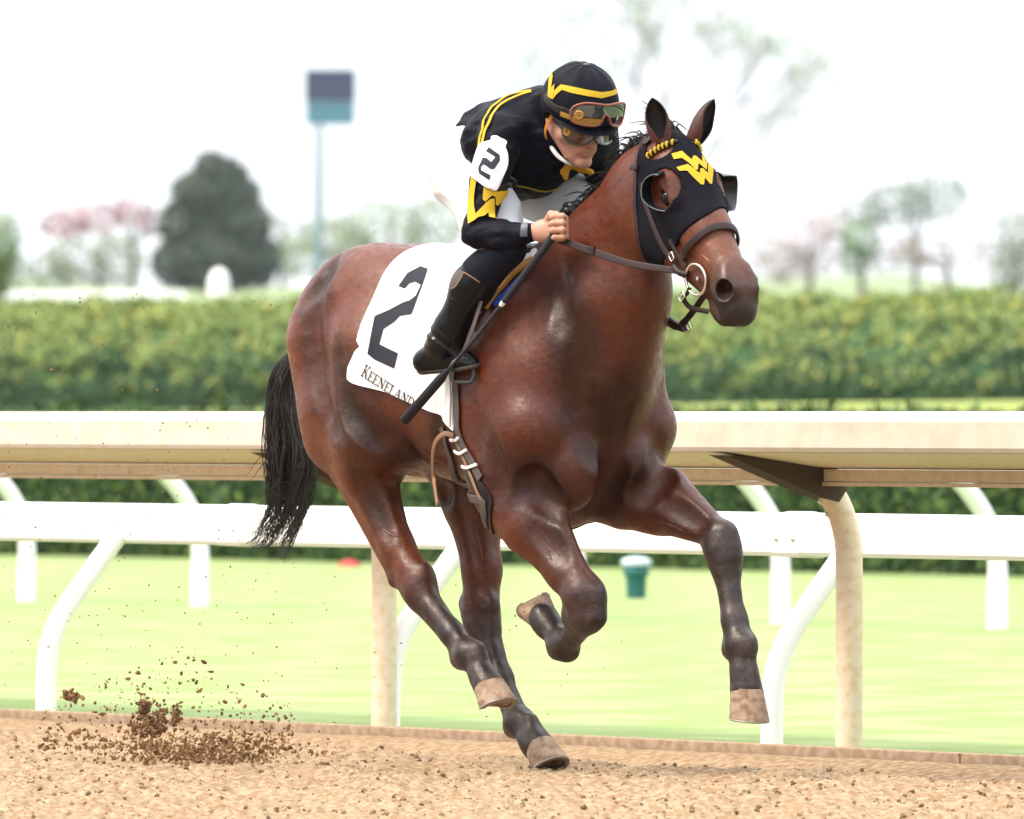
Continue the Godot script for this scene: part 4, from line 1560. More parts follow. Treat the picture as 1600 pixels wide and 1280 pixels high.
func build_jockey() -> void:
	var side := Hb
	var fwd := W(1, 0, 0) - W(0, 0, 0)
	Jc = J(899, 184, 0.0)
	var tilt := deg_to_rad(24.0)
	Jf = (fwd * cos(tilt) + Vector3.DOWN * sin(tilt)).normalized()
	Ju = (Vector3.UP * cos(tilt) + fwd * sin(tilt)).normalized()
	Jb = side
	var roll := deg_to_rad(4.0)
	Ju = Ju.rotated(Jf, roll)
	Jb = Jb.rotated(Jf, roll)
	var root := thing("person", "jockey in black and yellow silks and white breeches crouched over the galloping horse", "person", W(-0.5, 0, 1.3))
	# body under the clothes, with head and hands in finer cells
	rider = Field.new()
	rider.tint = SKIN
	rider_trunk(rider, -0.03)
	rider_arms(rider, -0.010)
	rider_legs(rider, -0.010)
	rider.blend = 0.03
	rider.cone(J(845, 212, 0.0), FP(-0.02, -0.04, 0), 0.062, 0.058, 0.04)
	rider_head(rider)
	var hands := Field.new()
	hands.tint = SKIN
	hands.cone(J(824, 364, 0.25), J(846, 361, 0.225), 0.026, 0.024, 0.02)
	hand(hands, J(846, 361, 0.225), J(880, 357, 0.195), Vector3.UP * 0.9 - side * 0.2 + fwd * 0.2, side)
	var left := Field.new()
	left.tint = SKIN
	left.cone(J(922, 328, -0.075), J(914, 335, -0.04), 0.027, 0.025, 0.02)
	hand(left, J(914, 335, -0.04), J(899, 347, 0.015), Vector3.UP * 0.8 + fwd * 0.5, side * 0.6 - Vector3.UP * 0.5)
	var b := bounds(rider)
	var hl := Jc - Vector3.ONE * 0.2
	var hh := Jc + Vector3.ONE * 0.2
	var body_cut := func(d: float, p: Vector3) -> float:
		var q := (p - Jc).length()
		return maxf(d + 0.003 * smoothstep(0.2, 0.17, q), 0.155 - q)
	var head_cut := func(d: float, p: Vector3) -> float:
		return maxf(d, (p - Jc).length() - 0.175)
	var meshes := [net(rider, 0.013, b[0], b[1], body_cut), net(rider, 0.0034, hl, hh, head_cut)]
	for hf in [hands, left]:
		var hb := bounds(hf)
		meshes.append(net(hf, 0.0032, hb[0], hb[1]))
	part("body", join(meshes), M.skin, root)
	var gb := bounds(left)
	part("glove", net(left, 0.0038, gb[0], gb[1], func(d: float, _p: Vector3) -> float: return d - 0.0045, null, false), M.vinyl, root)
	print("rider body ", Time.get_ticks_msec() - t_start)
	# jacket
	sleeve = Field.new()
	rider_trunk(sleeve, 0.0)
	rider_arms(sleeve, 0.0)
	sleeve.blend = 0.03
	sleeve.cone(J(842, 208, 0.0), FP(-0.035, -0.055, 0), 0.072, 0.062, 0.04)
	var hem := J(731, 230, 0.1)
	var hem_n := (fwd * 0.96 + Vector3.UP * 0.22).normalized()
	var cuff := J(836, 362, 0.237)
	var cuff_n := (J(785, 370, 0.29) - cuff).normalized()
	var fold := FastNoiseLite.new()
	fold.seed = 5
	fold.frequency = 1.0
	fold.fractal_octaves = 2
	var jacket := func(d: float, p: Vector3) -> float:
		var q := body_of(p)
		var wr := fold.get_noise_3d(q.x * 9.0 + q.z * 5.0, q.y * 8.0, q.z * 20.0 - q.x * 9.0) * 0.007
		var e := d + wr
		e = maxf(e, (hem - p).dot(hem_n))
		e = maxf(e, minf((cuff - p).dot(cuff_n), 0.10 - (cuff - p).length()) if (cuff - p).length() < 0.10 else e)
		e = maxf(e, 0.0 + (p - FP(-0.03, -0.06, 0)).dot((Ju * 0.8 + Jf * 0.6).normalized()) if (p - Jc).length() < 0.16 else e)
		return e
	var jb := bounds(sleeve)
	part("jacket", net(sleeve, 0.0072, jb[0], jb[1], jacket, null, false), M.silk, root)
	print("jacket ", Time.get_ticks_msec() - t_start)
	# breeches and stockings
	var legs := Field.new()
	rider_legs(legs, 0.002, false)
	legs.blend = 0.06
	legs.cone(J(736, 262, 0), J(785, 244, 0), 0.13, 0.105, 0.06)
	var br := func(d: float, p: Vector3) -> float:
		var q := body_of(p)
		return d + fold.get_noise_3d(q.x * 7.0, q.y * 7.0 + q.z * 12.0, q.z * 6.0) * 0.006
	var lb := bounds(legs)
	part("breeches", net(legs, 0.0085, lb[0], lb[1], br, null, false), M.white_cloth, root)
	for m: float in [1.0, -1.0]:
		var f := Field.new()
		f.blend = 0.04
		var k := J(792, 388, 0.262)
		var c := J(752, 428, 0.305)
		var c2 := J(738, 448, 0.318)
		var c3 := J(703, 515, 0.348)
		var an := J(694, 538, 0.354)
		var heel := J(664, 572, 0.372)
		var ball := J(722, 572, 0.315)
		var toe := J(738, 577, 0.300)
		var up_v := Vector3.UP
		if m < 0:
			k = mirror(k); c = mirror(c); c2 = mirror(c2); c3 = mirror(c3); an = mirror(an); heel = mirror(heel); ball = mirror(ball); toe = mirror(toe)
		f.cone(k, c, 0.060, 0.055)
		f.cone(c, c2, 0.053, 0.05)
		var sb := bounds(f)
		part("stocking", net(f, 0.007, sb[0], sb[1], null, null, false), M.navy, root)
		var bt := Field.new()
		bt.blend = 0.035
		bt.cone(c.lerp(k, 0.05), c2, 0.062, 0.060)
		bt.cone(c2, c3, 0.060, 0.046)
		bt.cone(c3, an, 0.046, 0.043)
		bt.cone(an, heel + Vector3.UP * 0.018, 0.042, 0.030)
		bt.cone(an, ball + Vector3.UP * 0.012, 0.040, 0.034)
		bt.cone(heel + Vector3.UP * 0.010, ball, 0.031, 0.034, 0.03)
		bt.cone(ball, toe, 0.033, 0.026, 0.03)
		var top_n := (k - c2).normalized()
		var ankle_dir := (an - c3).normalized()
		var sole_n := (Vector3.UP * 0.95 + side * 0.25 * m).normalized()
		var boot := func(d: float, p: Vector3) -> float:
			var q := (p - an).dot(ankle_dir)
			var e := d - 0.0035 * sin((p - an).dot((ankle_dir + side * 0.35 * m).normalized()) * 210.0) * exp(-pow((q + 0.018) / 0.028, 2.0)) * smoothstep(-0.02, 0.03, d + 0.03)
			e = maxf(e, (p - c).dot(top_n) - 0.004)
			e = maxf(e, -(p - heel).dot(sole_n) - 0.012)
			return e
		var bb := bounds(bt)
		var o := part("boot", net(bt, 0.0052, bb[0], bb[1], boot, null, false), M.gloss, root)
		var sole := func(d: float, p: Vector3) -> float:
			var q := (p - heel).dot(sole_n)
			return maxf(d - 0.004, maxf(-q - 0.024, q + 0.011))
		part("sole", net(bt, 0.0052, bb[0], bb[1], sole, null, false), M.sole, o)
		if m > 0:
			part("elastic_panel", patch(bt, px([[478, 190], [520, 212], [560, 240], [535, 290], [490, 360], [450, 378], [415, 350], [420, 310], [450, 240]], 620, 380, 5.333), 3.0, 0.0, 0.0015), M.grey_leather, o)
			part("stitching", along_patch(bt, px([[558, 242], [538, 292], [492, 362], [450, 380], [414, 350], [422, 305]], 620, 380, 5.333), 0.8, 0.0, 0.002), M.tan_leather, o)
			part("top_seam", along_patch(bt, px([[478, 200], [560, 243], [630, 285], [690, 325]], 620, 380, 5.333), 0.9, 0.0, 0.002), M.tan_leather, o)
			part("calf_seam", along_patch(bt, px([[385, 420], [450, 455], [520, 488], [575, 515], [640, 400], [690, 330]], 620, 380, 5.333), 1.2, 0.0, 0.001), M.gloss, o)
	print("legs ", Time.get_ticks_msec() - t_start)
	rider_trim(root)
	rider_headgear(root)

func rider_trim(root: Node3D) -> void:
	# yellow trim on the jacket
	var o1 := px([[760, 327], [700, 336], [620, 356], [555, 398], [500, 450], [460, 540], [440, 620], [432, 690]], 640, 60, 4.0)
	var o2 := px([[760, 333], [700, 350], [645, 372], [590, 400], [545, 440], [505, 505], [472, 575], [455, 650]], 640, 60, 4.0)
	for o in [o1, o2]:
		part("stripe", along_patch(sleeve, o, 2.6, 0.004, 0.002), M.yellow, root)
	part("hem", along_patch(sleeve, px([[612, 520], [680, 532], [760, 550], [840, 570], [905, 575], [960, 560], [1020, 543], [1080, 520]], 700, 200, 5.818), 1.5, 0.004, 0.002), M.yellow, root)
	var bars := [[[215, 432], [262, 470], [250, 545], [238, 640], [240, 715], [252, 782], [300, 730], [350, 675], [385, 648], [418, 640], [420, 720], [422, 785], [432, 825], [372, 812], [365, 770], [330, 800], [275, 812], [235, 845], [185, 873], [180, 800], [185, 640], [208, 500]],
		[[325, 528], [380, 558], [450, 572], [505, 572], [548, 560], [530, 612], [500, 650], [450, 707], [430, 700], [428, 628], [398, 612], [338, 672], [316, 650]]]
	for b in bars:
		part("sleeve_emblem", patch(sleeve, px(b, 700, 200, 5.818), 4.0, 0.006, 0.003), M.yellow, root)
	# the number worn on the upper arm
	var card := px([[300, 140], [395, 112], [398, 82], [440, 78], [470, 96], [527, 125], [515, 170], [535, 230], [541, 300], [530, 360], [500, 430], [440, 560], [390, 548], [340, 530], [275, 480], [215, 435], [215, 380], [240, 280], [270, 190]], 700, 200, 5.818)
	var arm := part("arm_number", patch(sleeve, card, 5.0, 0.016, 0.0), M.cloth, root)
	var edge := []
	for p in card: edge.append(seen(sleeve, p.x, p.y, 0.013))
	edge.append(edge[0])
	part("edge", tube(smooth_path(edge, 3), [0.0032], 6), M.cloth, arm)
	part("numeral", patch(sleeve, px([[345, 213], [372, 175], [470, 248], [470, 300], [420, 374], [388, 376], [325, 332], [303, 354], [302, 385], [388, 432], [375, 475], [282, 414], [274, 365], [316, 272], [350, 274], [392, 312], [430, 266]], 700, 200, 5.818), 4.0, 0.016, 0.002), M.ink, arm)
	part("strap", along_patch(sleeve, px([[440, 555], [480, 545], [530, 530], [575, 520], [600, 530]], 700, 200, 5.818), 4.5, 0.006, 0.003), M.vinyl, arm)
	part("wrist_band", along_patch(sleeve, px([[700, 865], [695, 905], [690, 950], [690, 985]], 700, 200, 5.818), 6.0, 0.004, 0.002), M.navy_light, root)

func rider_headgear(root: Node3D) -> void:
	cap = Field.new()
	cap.blend = 0.02
	cap.blob(FP(0.010, 0.052, 0), Jf, 0.130, Ju, 0.124, 0.113, 0.02)
	var cc := FP(0, 0.012, 0)
	var line_n := (Ju * 0.95 + Jf * 0.06).normalized()
	var shell := func(d: float, p: Vector3) -> float:
		var q := p - Jc
		var e := maxf(d, -(p - FP(0, 0.030, 0)).dot(line_n) - 0.055 * smoothstep(0.02, -0.06, q.dot(Jf)))
		return e - 0.0014 * sin(atan2(q.dot(Jb), q.dot(Jf) + 0.0) * 9.0) * smoothstep(0.02, 0.13, q.dot(Ju) - 0.02) * smoothstep(0.0, 0.03, Vector2(q.dot(Jb), q.dot(Jf)).length())
	var h := part("helmet", net(cap, 0.0042, Jc - Vector3.ONE * 0.22, Jc + Vector3.ONE * 0.25, shell, null, false), M.cap, root)
	part("cap_button", sphere(FP(0.008, 0.176, 0.0), 0.012, 1.0, 0.45, 1.0), M.cap_button, h)
	# brim
	var brim := Soup.new()
	var n := 24
	for layer in 2:
		for i in n + 1:
			var a := lerpf(-1.35, 1.35, float(i) / n)
			for j in 4:
				var f := j / 3.0
				var rad := 0.112 + f * 0.030 * cos(a * 0.9)
				brim.v.append(FP(0.008, 0.034, 0) + Jf * (cos(a) * (rad + 0.006)) + Jb * (sin(a) * (rad * 0.90)) - Ju * (0.004 + 0.020 * f * cos(a * 0.8) + 0.004 * layer))
	var per := (n + 1) * 4
	for layer in 2:
		for i in n:
			for j in 3:
				var a := layer * per + i * 4 + j
				brim.ix.append_array(PackedInt32Array([a, a + 1, a + 4, a + 1, a + 5, a + 4]))
	for i in n:
		var a := i * 4 + 3
		brim.ix.append_array(PackedInt32Array([a, a + per, a + 4, a + 4, a + per, a + per + 4]))
	brim.smooth()
	part("brim", brim.mesh(), M.cap, h)
	var band := px([[238, 335], [330, 352], [480, 385], [640, 412], [740, 398], [842, 345], [852, 395], [760, 440], [640, 472], [480, 447], [340, 418], [245, 388], [195, 430], [152, 485], [130, 465], [165, 400], [215, 352]], 840, 80, 6.4)
	part("band", patch(cap, band, 4.0, 0.001, 0.0022), M.yellow, h)
	part("band", patch(cap, px([[120, 275], [146, 210], [158, 250], [142, 372], [175, 328], [168, 398], [150, 480], [106, 452]], 840, 80, 6.4), 4.0, 0.001, 0.0032), M.yellow, h)
	# goggles pushed up on the helmet
	var frame := px([[330, 600], [360, 557], [420, 532], [500, 520], [600, 530], [700, 540], [800, 522], [850, 516], [872, 548], [878, 600], [862, 660], [832, 728], [765, 745], [732, 728], [712, 660], [685, 638], [660, 660], [630, 720], [590, 745], [500, 745], [400, 725], [340, 690]], 840, 80, 6.4)
	var lens := px([[340, 600], [420, 540], [600, 540], [700, 550], [850, 525], [868, 560], [855, 650], [720, 668], [690, 640], [655, 668], [560, 670], [350, 640]], 840, 80, 6.4)
	var foam := px([[345, 645], [450, 668], [560, 675], [650, 680], [625, 720], [590, 738], [500, 738], [400, 718], [345, 685]], 840, 80, 6.4)
	goggles(h, cap, frame, lens, foam, 0.016, M.mirror_lens, M.frame_red, M.gold_foam, Vector2(840 + 415 / 6.4, 80 + 637 / 6.4), "goggles")
	part("goggle_strap", along_patch(cap, px([[350, 620], [260, 595], [190, 575], [120, 520], [95, 480], [80, 430]], 840, 80, 6.4), 5.5, 0.002, 0.003), M.vinyl, h)
	part("goggle_trim", along_patch(cap, px([[350, 665], [290, 645], [235, 622]], 840, 80, 6.4), 4.0, 0.002, 0.004), M.gold_foam, h)
	# goggles worn over the eyes
	var f2 := px([[245, 765], [262, 858], [330, 918], [430, 936], [505, 915], [560, 880], [600, 912], [680, 928], [742, 890], [782, 802], [700, 812], [600, 808], [480, 785], [360, 765], [300, 755]], 840, 80, 6.4)
	goggles(root, rider, f2, f2, PackedVector2Array(), 0.018, M.lens, M.frame_dark, M.gold_foam, Vector2(840 + 300 / 6.4, 80 + 800 / 6.4), "worn_goggles")
	part("worn_strap", along_patch(rider, px([[270, 790], [220, 730], [180, 690], [140, 640]], 840, 80, 6.4), 3.5, 0.006, 0.003), M.vinyl, root)
	part("chin_strap", along_patch(rider, px([[150, 640], [110, 720], [88, 800], [100, 870]], 840, 80, 6.4), 3.8, 0.012, 0.004), M.orange, root)
	part("chin_strap", along_patch(rider, px([[110, 850], [150, 930], [220, 1010], [300, 1075]], 840, 80, 6.4), 1.4, 0.001, 0.002), M.vinyl, root)
	part("collar", tube(smooth_path([J(857, 208, 0.045), J(861, 228, 0.050), J(871, 243, 0.045), J(884, 253, 0.032), J(893, 258, 0.012)], 5), [0.006, 0.007, 0.004], 10), M.white_cloth, root)
	# bow tie
	var k := seen(sleeve, 891, 258, 0.010)
	var bow := Field.new()
	bow.blend = 0.012
	var x := (Hb * 0.85 - (W(1, 0, 0) - W(0, 0, 0)) * 0.5).normalized()
	bow.cone(k, k + x * 0.022 + Vector3.DOWN * 0.020, 0.006, 0.013, 0.01, Hb.cross(Vector3.UP).normalized(), 0.6)
	bow.cone(k + x * 0.010, k + x * 0.014 + Vector3.DOWN * 0.038, 0.008, 0.008, 0.01)
	bow.cone(k, k - x * 0.040 + Vector3.DOWN * 0.014, 0.007, 0.013, 0.01, Hb.cross(Vector3.UP).normalized(), 0.6)
	bow.cone(k - x * 0.030 + Vector3.DOWN * 0.008, k - x * 0.062 + Vector3.DOWN * 0.022, 0.009, 0.010, 0.01)
	part("bow_tie", net(bow, 0.0035, k - Vector3.ONE * 0.11, k + Vector3.ONE * 0.11, null, null, false), M.orange_yellow, root)

# ---------------------------------------------------------------- ground, rails, hedges, trees
func grid_sheet(xs: PackedFloat32Array, zs: PackedFloat32Array, high: Variant, tint: Variant = null) -> ArrayMesh:
	var s := Soup.new()
	for z in zs:
		for x in xs:
			s.v.append(Vector3(x, high.call(x, z), z))
			if tint != null: s.c.append(tint.call(x, z))
	var row := xs.size()
	for j in zs.size() - 1:
		for i in row - 1:
			var a := j * row + i
			s.ix.append_array(PackedInt32Array([a, a + 1, a + row, a + 1, a + row + 1, a + row]))
	s.smooth()
	return s.mesh()

func steps(a: float, b: float, n: int) -> PackedFloat32Array:
	var o := PackedFloat32Array()
	for i in n + 1: o.append(lerpf(a, b, float(i) / n))
	return o

func rail_of(p: Vector3) -> Vector2:                    # world -> (along the rail, away from the track)
	var q := p - Vector3(0, 0, -36.85)
	return Vector2(q.x * rc + q.z * rs, q.x * rs - q.z * rc)

func build_ground() -> void:
	# the wide ground under everything
	var g := PlaneMesh.new()
	g.size = Vector2(5200, 5200)
	var base := top("ground", g, M.far_grass, "", "", "", "structure")
	base.position = Vector3(0, -0.16, -1000)
	# turf course
	var turf := Soup.new()
	var tn := FastNoiseLite.new()
	tn.seed = 8
	tn.frequency = 0.7
	var ts := steps(-110, 60, 170)
	var ns := PackedFloat32Array()
	for i in 61: ns.append(0.045 + 42.0 * pow(i / 60.0, 1.6))
	for n in ns:
		for t in ts:
			var p := R(t, n, 0.0)
			turf.v.append(Vector3(p.x, tn.get_noise_2d(p.x, p.z) * 0.012 - 0.004, p.z))
	var row := ts.size()
	for j in ns.size() - 1:
		for i in row - 1:
			var a := j * row + i
			turf.ix.append_array(PackedInt32Array([a, a + 1, a + row, a + 1, a + row + 1, a + row]))
	turf.smooth()
	top("turf", turf.mesh(), M.turf, "", "", "", "structure")
	# dirt track: fine relief where it is near, plain beyond
	var lump := FastNoiseLite.new()
	lump.seed = 3
	lump.frequency = 15.0
	lump.fractal_octaves = 3
	var wide := FastNoiseLite.new()
	wide.seed = 4
	wide.frequency = 0.9
	var mid := FastNoiseLite.new()
	mid.seed = 14
	mid.frequency = 3.2
	mid.fractal_octaves = 2
	var grain := FastNoiseLite.new()
	grain.noise_type = FastNoiseLite.TYPE_CELLULAR
	grain.seed = 6
	grain.frequency = 26.0
	var high := func(x: float, z: float) -> float:
		var q := rail_of(Vector3(x, 0, z))
		if q.y > -0.001: return -0.12
		var rim := smoothstep(2.55, 3.35, absf(x)) + smoothstep(-28.5, -27.7, z)   # runs out into the plain track beyond
		var rough := smoothstep(-0.30, -0.55, q.y) * 0.85 + 0.15
		var bank := -0.012 - 0.045 * smoothstep(-0.14, -0.42, q.y) + 0.057 * smoothstep(-0.5, -1.3, q.y)
		var l := lump.get_noise_2d(x * 1.0, z * 0.75)
		return -0.084 * minf(rim, 1.0) + bank * (1.0 - minf(rim, 1.0)) + wide.get_noise_2d(x, z) * 0.014 * rough + (mid.get_noise_2d(x, z * 0.6) * 0.016 - 0.010 * smoothstep(0.35, 0.6, mid.get_noise_2d(x + 50.0, z * 0.8))) * rough + (absf(l) * 0.024 + grain.get_noise_2d(x, z) * 0.007) * rough
	top("dirt_track", grid_sheet(steps(-3.4, 3.4, 480), steps(-41.5, -27.6, 960), high), M.dirt, "", "", "", "structure")
	var rest := Soup.new()                                # the track goes on to both sides and toward the camera
	rest.box((R(-150, -24, -0.1) + R(120, -0.006, -0.1)) * 0.5, (R(120, 0, 0) - R(-150, 0, 0)) * 0.5, Vector3.UP * 0.02, (R(0, -0.006, 0) - R(0, -24, 0)) * 0.5)
	var beyond := top("dirt_track", rest.mesh(), M.dirt, "", "", "", "structure")
	# loose clods lying on the track
	var clod := clod_mesh(11)
	var mm := MultiMesh.new()
	mm.transform_format = MultiMesh.TRANSFORM_3D
	mm.use_colors = true
	mm.mesh = clod
	mm.instance_count = 7000
	var r2 := RandomNumberGenerator.new()
	r2.seed = 77
	for i in mm.instance_count:
		var p := Vector3.ZERO
		for tries in 20:
			p = Vector3(r2.randf_range(-2.2, 2.2), 0, r2.randf_range(-40.0, -28.4))
			if rail_of(p).y < -0.45 - r2.randf() * 0.3: break
		var s := 0.002 + 0.0065 * pow(r2.randf(), 3.0)
		p.y = high.call(p.x, p.z) + s * 0.25
		if rail_of(p).y > -0.4: p.y = -0.3
		var b := Basis.from_euler(Vector3(r2.randf() * TAU, r2.randf() * TAU, r2.randf() * TAU)).scaled(Vector3(s, s * 0.8, s))
		mm.set_instance_transform(i, Transform3D(b, p))
		var k := r2.randf_range(0.55, 1.15)
		mm.set_instance_color(i, Color(0.20 * k, 0.135 * k, 0.082 * k))
	var mi := MultiMeshInstance3D.new()
	mi.name = "dirt_clods"
	mi.multimesh = mm
	mi.material_override = M.clod
	add_child(mi)
	tag(mi, "loose brown clods scattered over the dirt track", "clods", "", "stuff")
	build_spray(clod)

func clod_mesh(seed_: int) -> ArrayMesh:
	var n := FastNoiseLite.new()
	n.seed = seed_
	n.frequency = 0.9
	var s := Soup.new()
	var rows := 6
	var cols := 9
	for i in rows + 1:
		for j in cols:
			var th := PI * i / rows
			var ph := TAU * j / cols
			var d := Vector3(sin(th) * cos(ph), cos(th), sin(th) * sin(ph))
			s.v.append(d * (1.0 + 0.75 * n.get_noise_3dv(d * 1.7) + 0.4 * n.get_noise_3dv(d * 4.3)))
	var o := Soup.new()
	for i in rows:
		for j in cols:
			var a := i * cols + j
			var b := i * cols + (j + 1) % cols
			o.tri(s.v[a], s.v[b], s.v[a + cols])
			o.tri(s.v[b], s.v[b + cols], s.v[a + cols])
	return o.mesh()

func build_spray(clod: ArrayMesh) -> void:             # dirt thrown up behind the horse
	var r2 := RandomNumberGenerator.new()
	r2.seed = 5
	var spots := []
	for i in 2000:                                       # low cloud of crumbs
		var x := r2.randfn(315.0, 72.0)
		var y := 1196.0 - absf(r2.randfn(0.0, 24.0)) - 0.0006 * pow(x - 330.0, 2.0) * r2.randf()
		spots.append([x, y, 0.0014 + 0.0050 * pow(r2.randf(), 2.6), r2.randf_range(33.6, 34.8)])
	for i in 900:                                        # rising crumbs
		var x := r2.randf_range(60.0, 460.0)
		var up := pow(r2.randf(), 2.2)
		spots.append([x, 1170.0 - 160.0 * up * (1.0 - absf(x - 270.0) / 330.0), 0.0012 + 0.0058 * pow(r2.randf(), 3.4), r2.randf_range(33.4, 35.4)])
	for c in [[222, 1105, 14, 30], [232, 1128, 14, 24], [252, 1122, 12, 26], [240, 1142, 16, 14], [214, 1140, 10, 12], [112, 1087, 16, 10], [275, 1118, 8, 18]]:
		for i in 70:                                     # the plume of bigger lumps
			spots.append([r2.randfn(c[0], c[2] * 0.42), r2.randfn(c[1], c[3] * 0.42), r2.randf_range(0.0018, 0.0068), 34.3 + r2.randf_range(-0.05, 0.05)])
	for i in 330:                                        # fine specks high up
		spots.append([r2.randf_range(0.0, 470.0), r2.randf_range(450.0, 1090.0), r2.randf_range(0.0012, 0.0026), r2.randf_range(33.0, 35.5)])
	for i in 40:
		spots.append([r2.randf_range(470.0, 1000.0), r2.randf_range(880.0, 1140.0), r2.randf_range(0.0012, 0.0024), r2.randf_range(32.5, 34.5)])
	var mm := MultiMesh.new()
	mm.transform_format = MultiMesh.TRANSFORM_3D
	mm.use_colors = true
	mm.mesh = clod
	mm.instance_count = spots.size()
	for i in spots.size():
		var q: Array = spots[i]
		var b := Basis.from_euler(Vector3(r2.randf() * TAU, r2.randf() * TAU, r2.randf() * TAU)) * Basis.from_scale(Vector3(r2.randf_range(0.8, 1.9), r2.randf_range(0.45, 1.0), r2.randf_range(0.6, 1.3)) * q[2])
		mm.set_instance_transform(i, Transform3D(b, at_depth(q[0], q[1], q[3])))
		var k := r2.randf_range(0.5, 1.1)
		mm.set_instance_color(i, Color(0.20 * k, 0.115 * k, 0.060 * k))
	var mi := MultiMeshInstance3D.new()
	mi.name = "flying_dirt"
	mi.multimesh = mm
	mi.material_override = M.clod
	add_child(mi)
	tag(mi, "spray of brown dirt kicked up into the air behind the horse", "dirt", "", "stuff")

func extrude(profile: Array, t0: float, t1: float, pieces := 1) -> ArrayMesh:   # a profile of (n, y) points run along the rail
	var s := Soup.new()
	var m := profile.size()
	for e in pieces:
		var a := lerpf(t0, t1, float(e) / pieces)
		var b := lerpf(t0, t1, float(e + 1) / pieces)
		for i in m:
			var p: Array = profile[i]
			var q: Array = profile[(i + 1) % m]
			var va := R(a, p[0], p[1])
			var vb := R(a, q[0], q[1])
			var vc := R(b, q[0], q[1])
			var vd := R(b, p[0], p[1])
			s.tri(va, vc, vb)
			s.tri(va, vd, vc)
	for e in [[t0, 1], [t1, -1]]:
		var poly := PackedVector2Array()
		for p in profile: poly.append(Vector2(p[0], p[1]))
		var tr := Geometry2D.triangulate_polygon(poly)
		for i in range(0, tr.size(), 3):
			var a := poly[tr[i]]; var b := poly[tr[i + 1]]; var c := poly[tr[i + 2]]
			s.tri(R(e[0], a.x, a.y), R(e[0], b.x, b.y), R(e[0], c.x, c.y))
	return s.mesh()

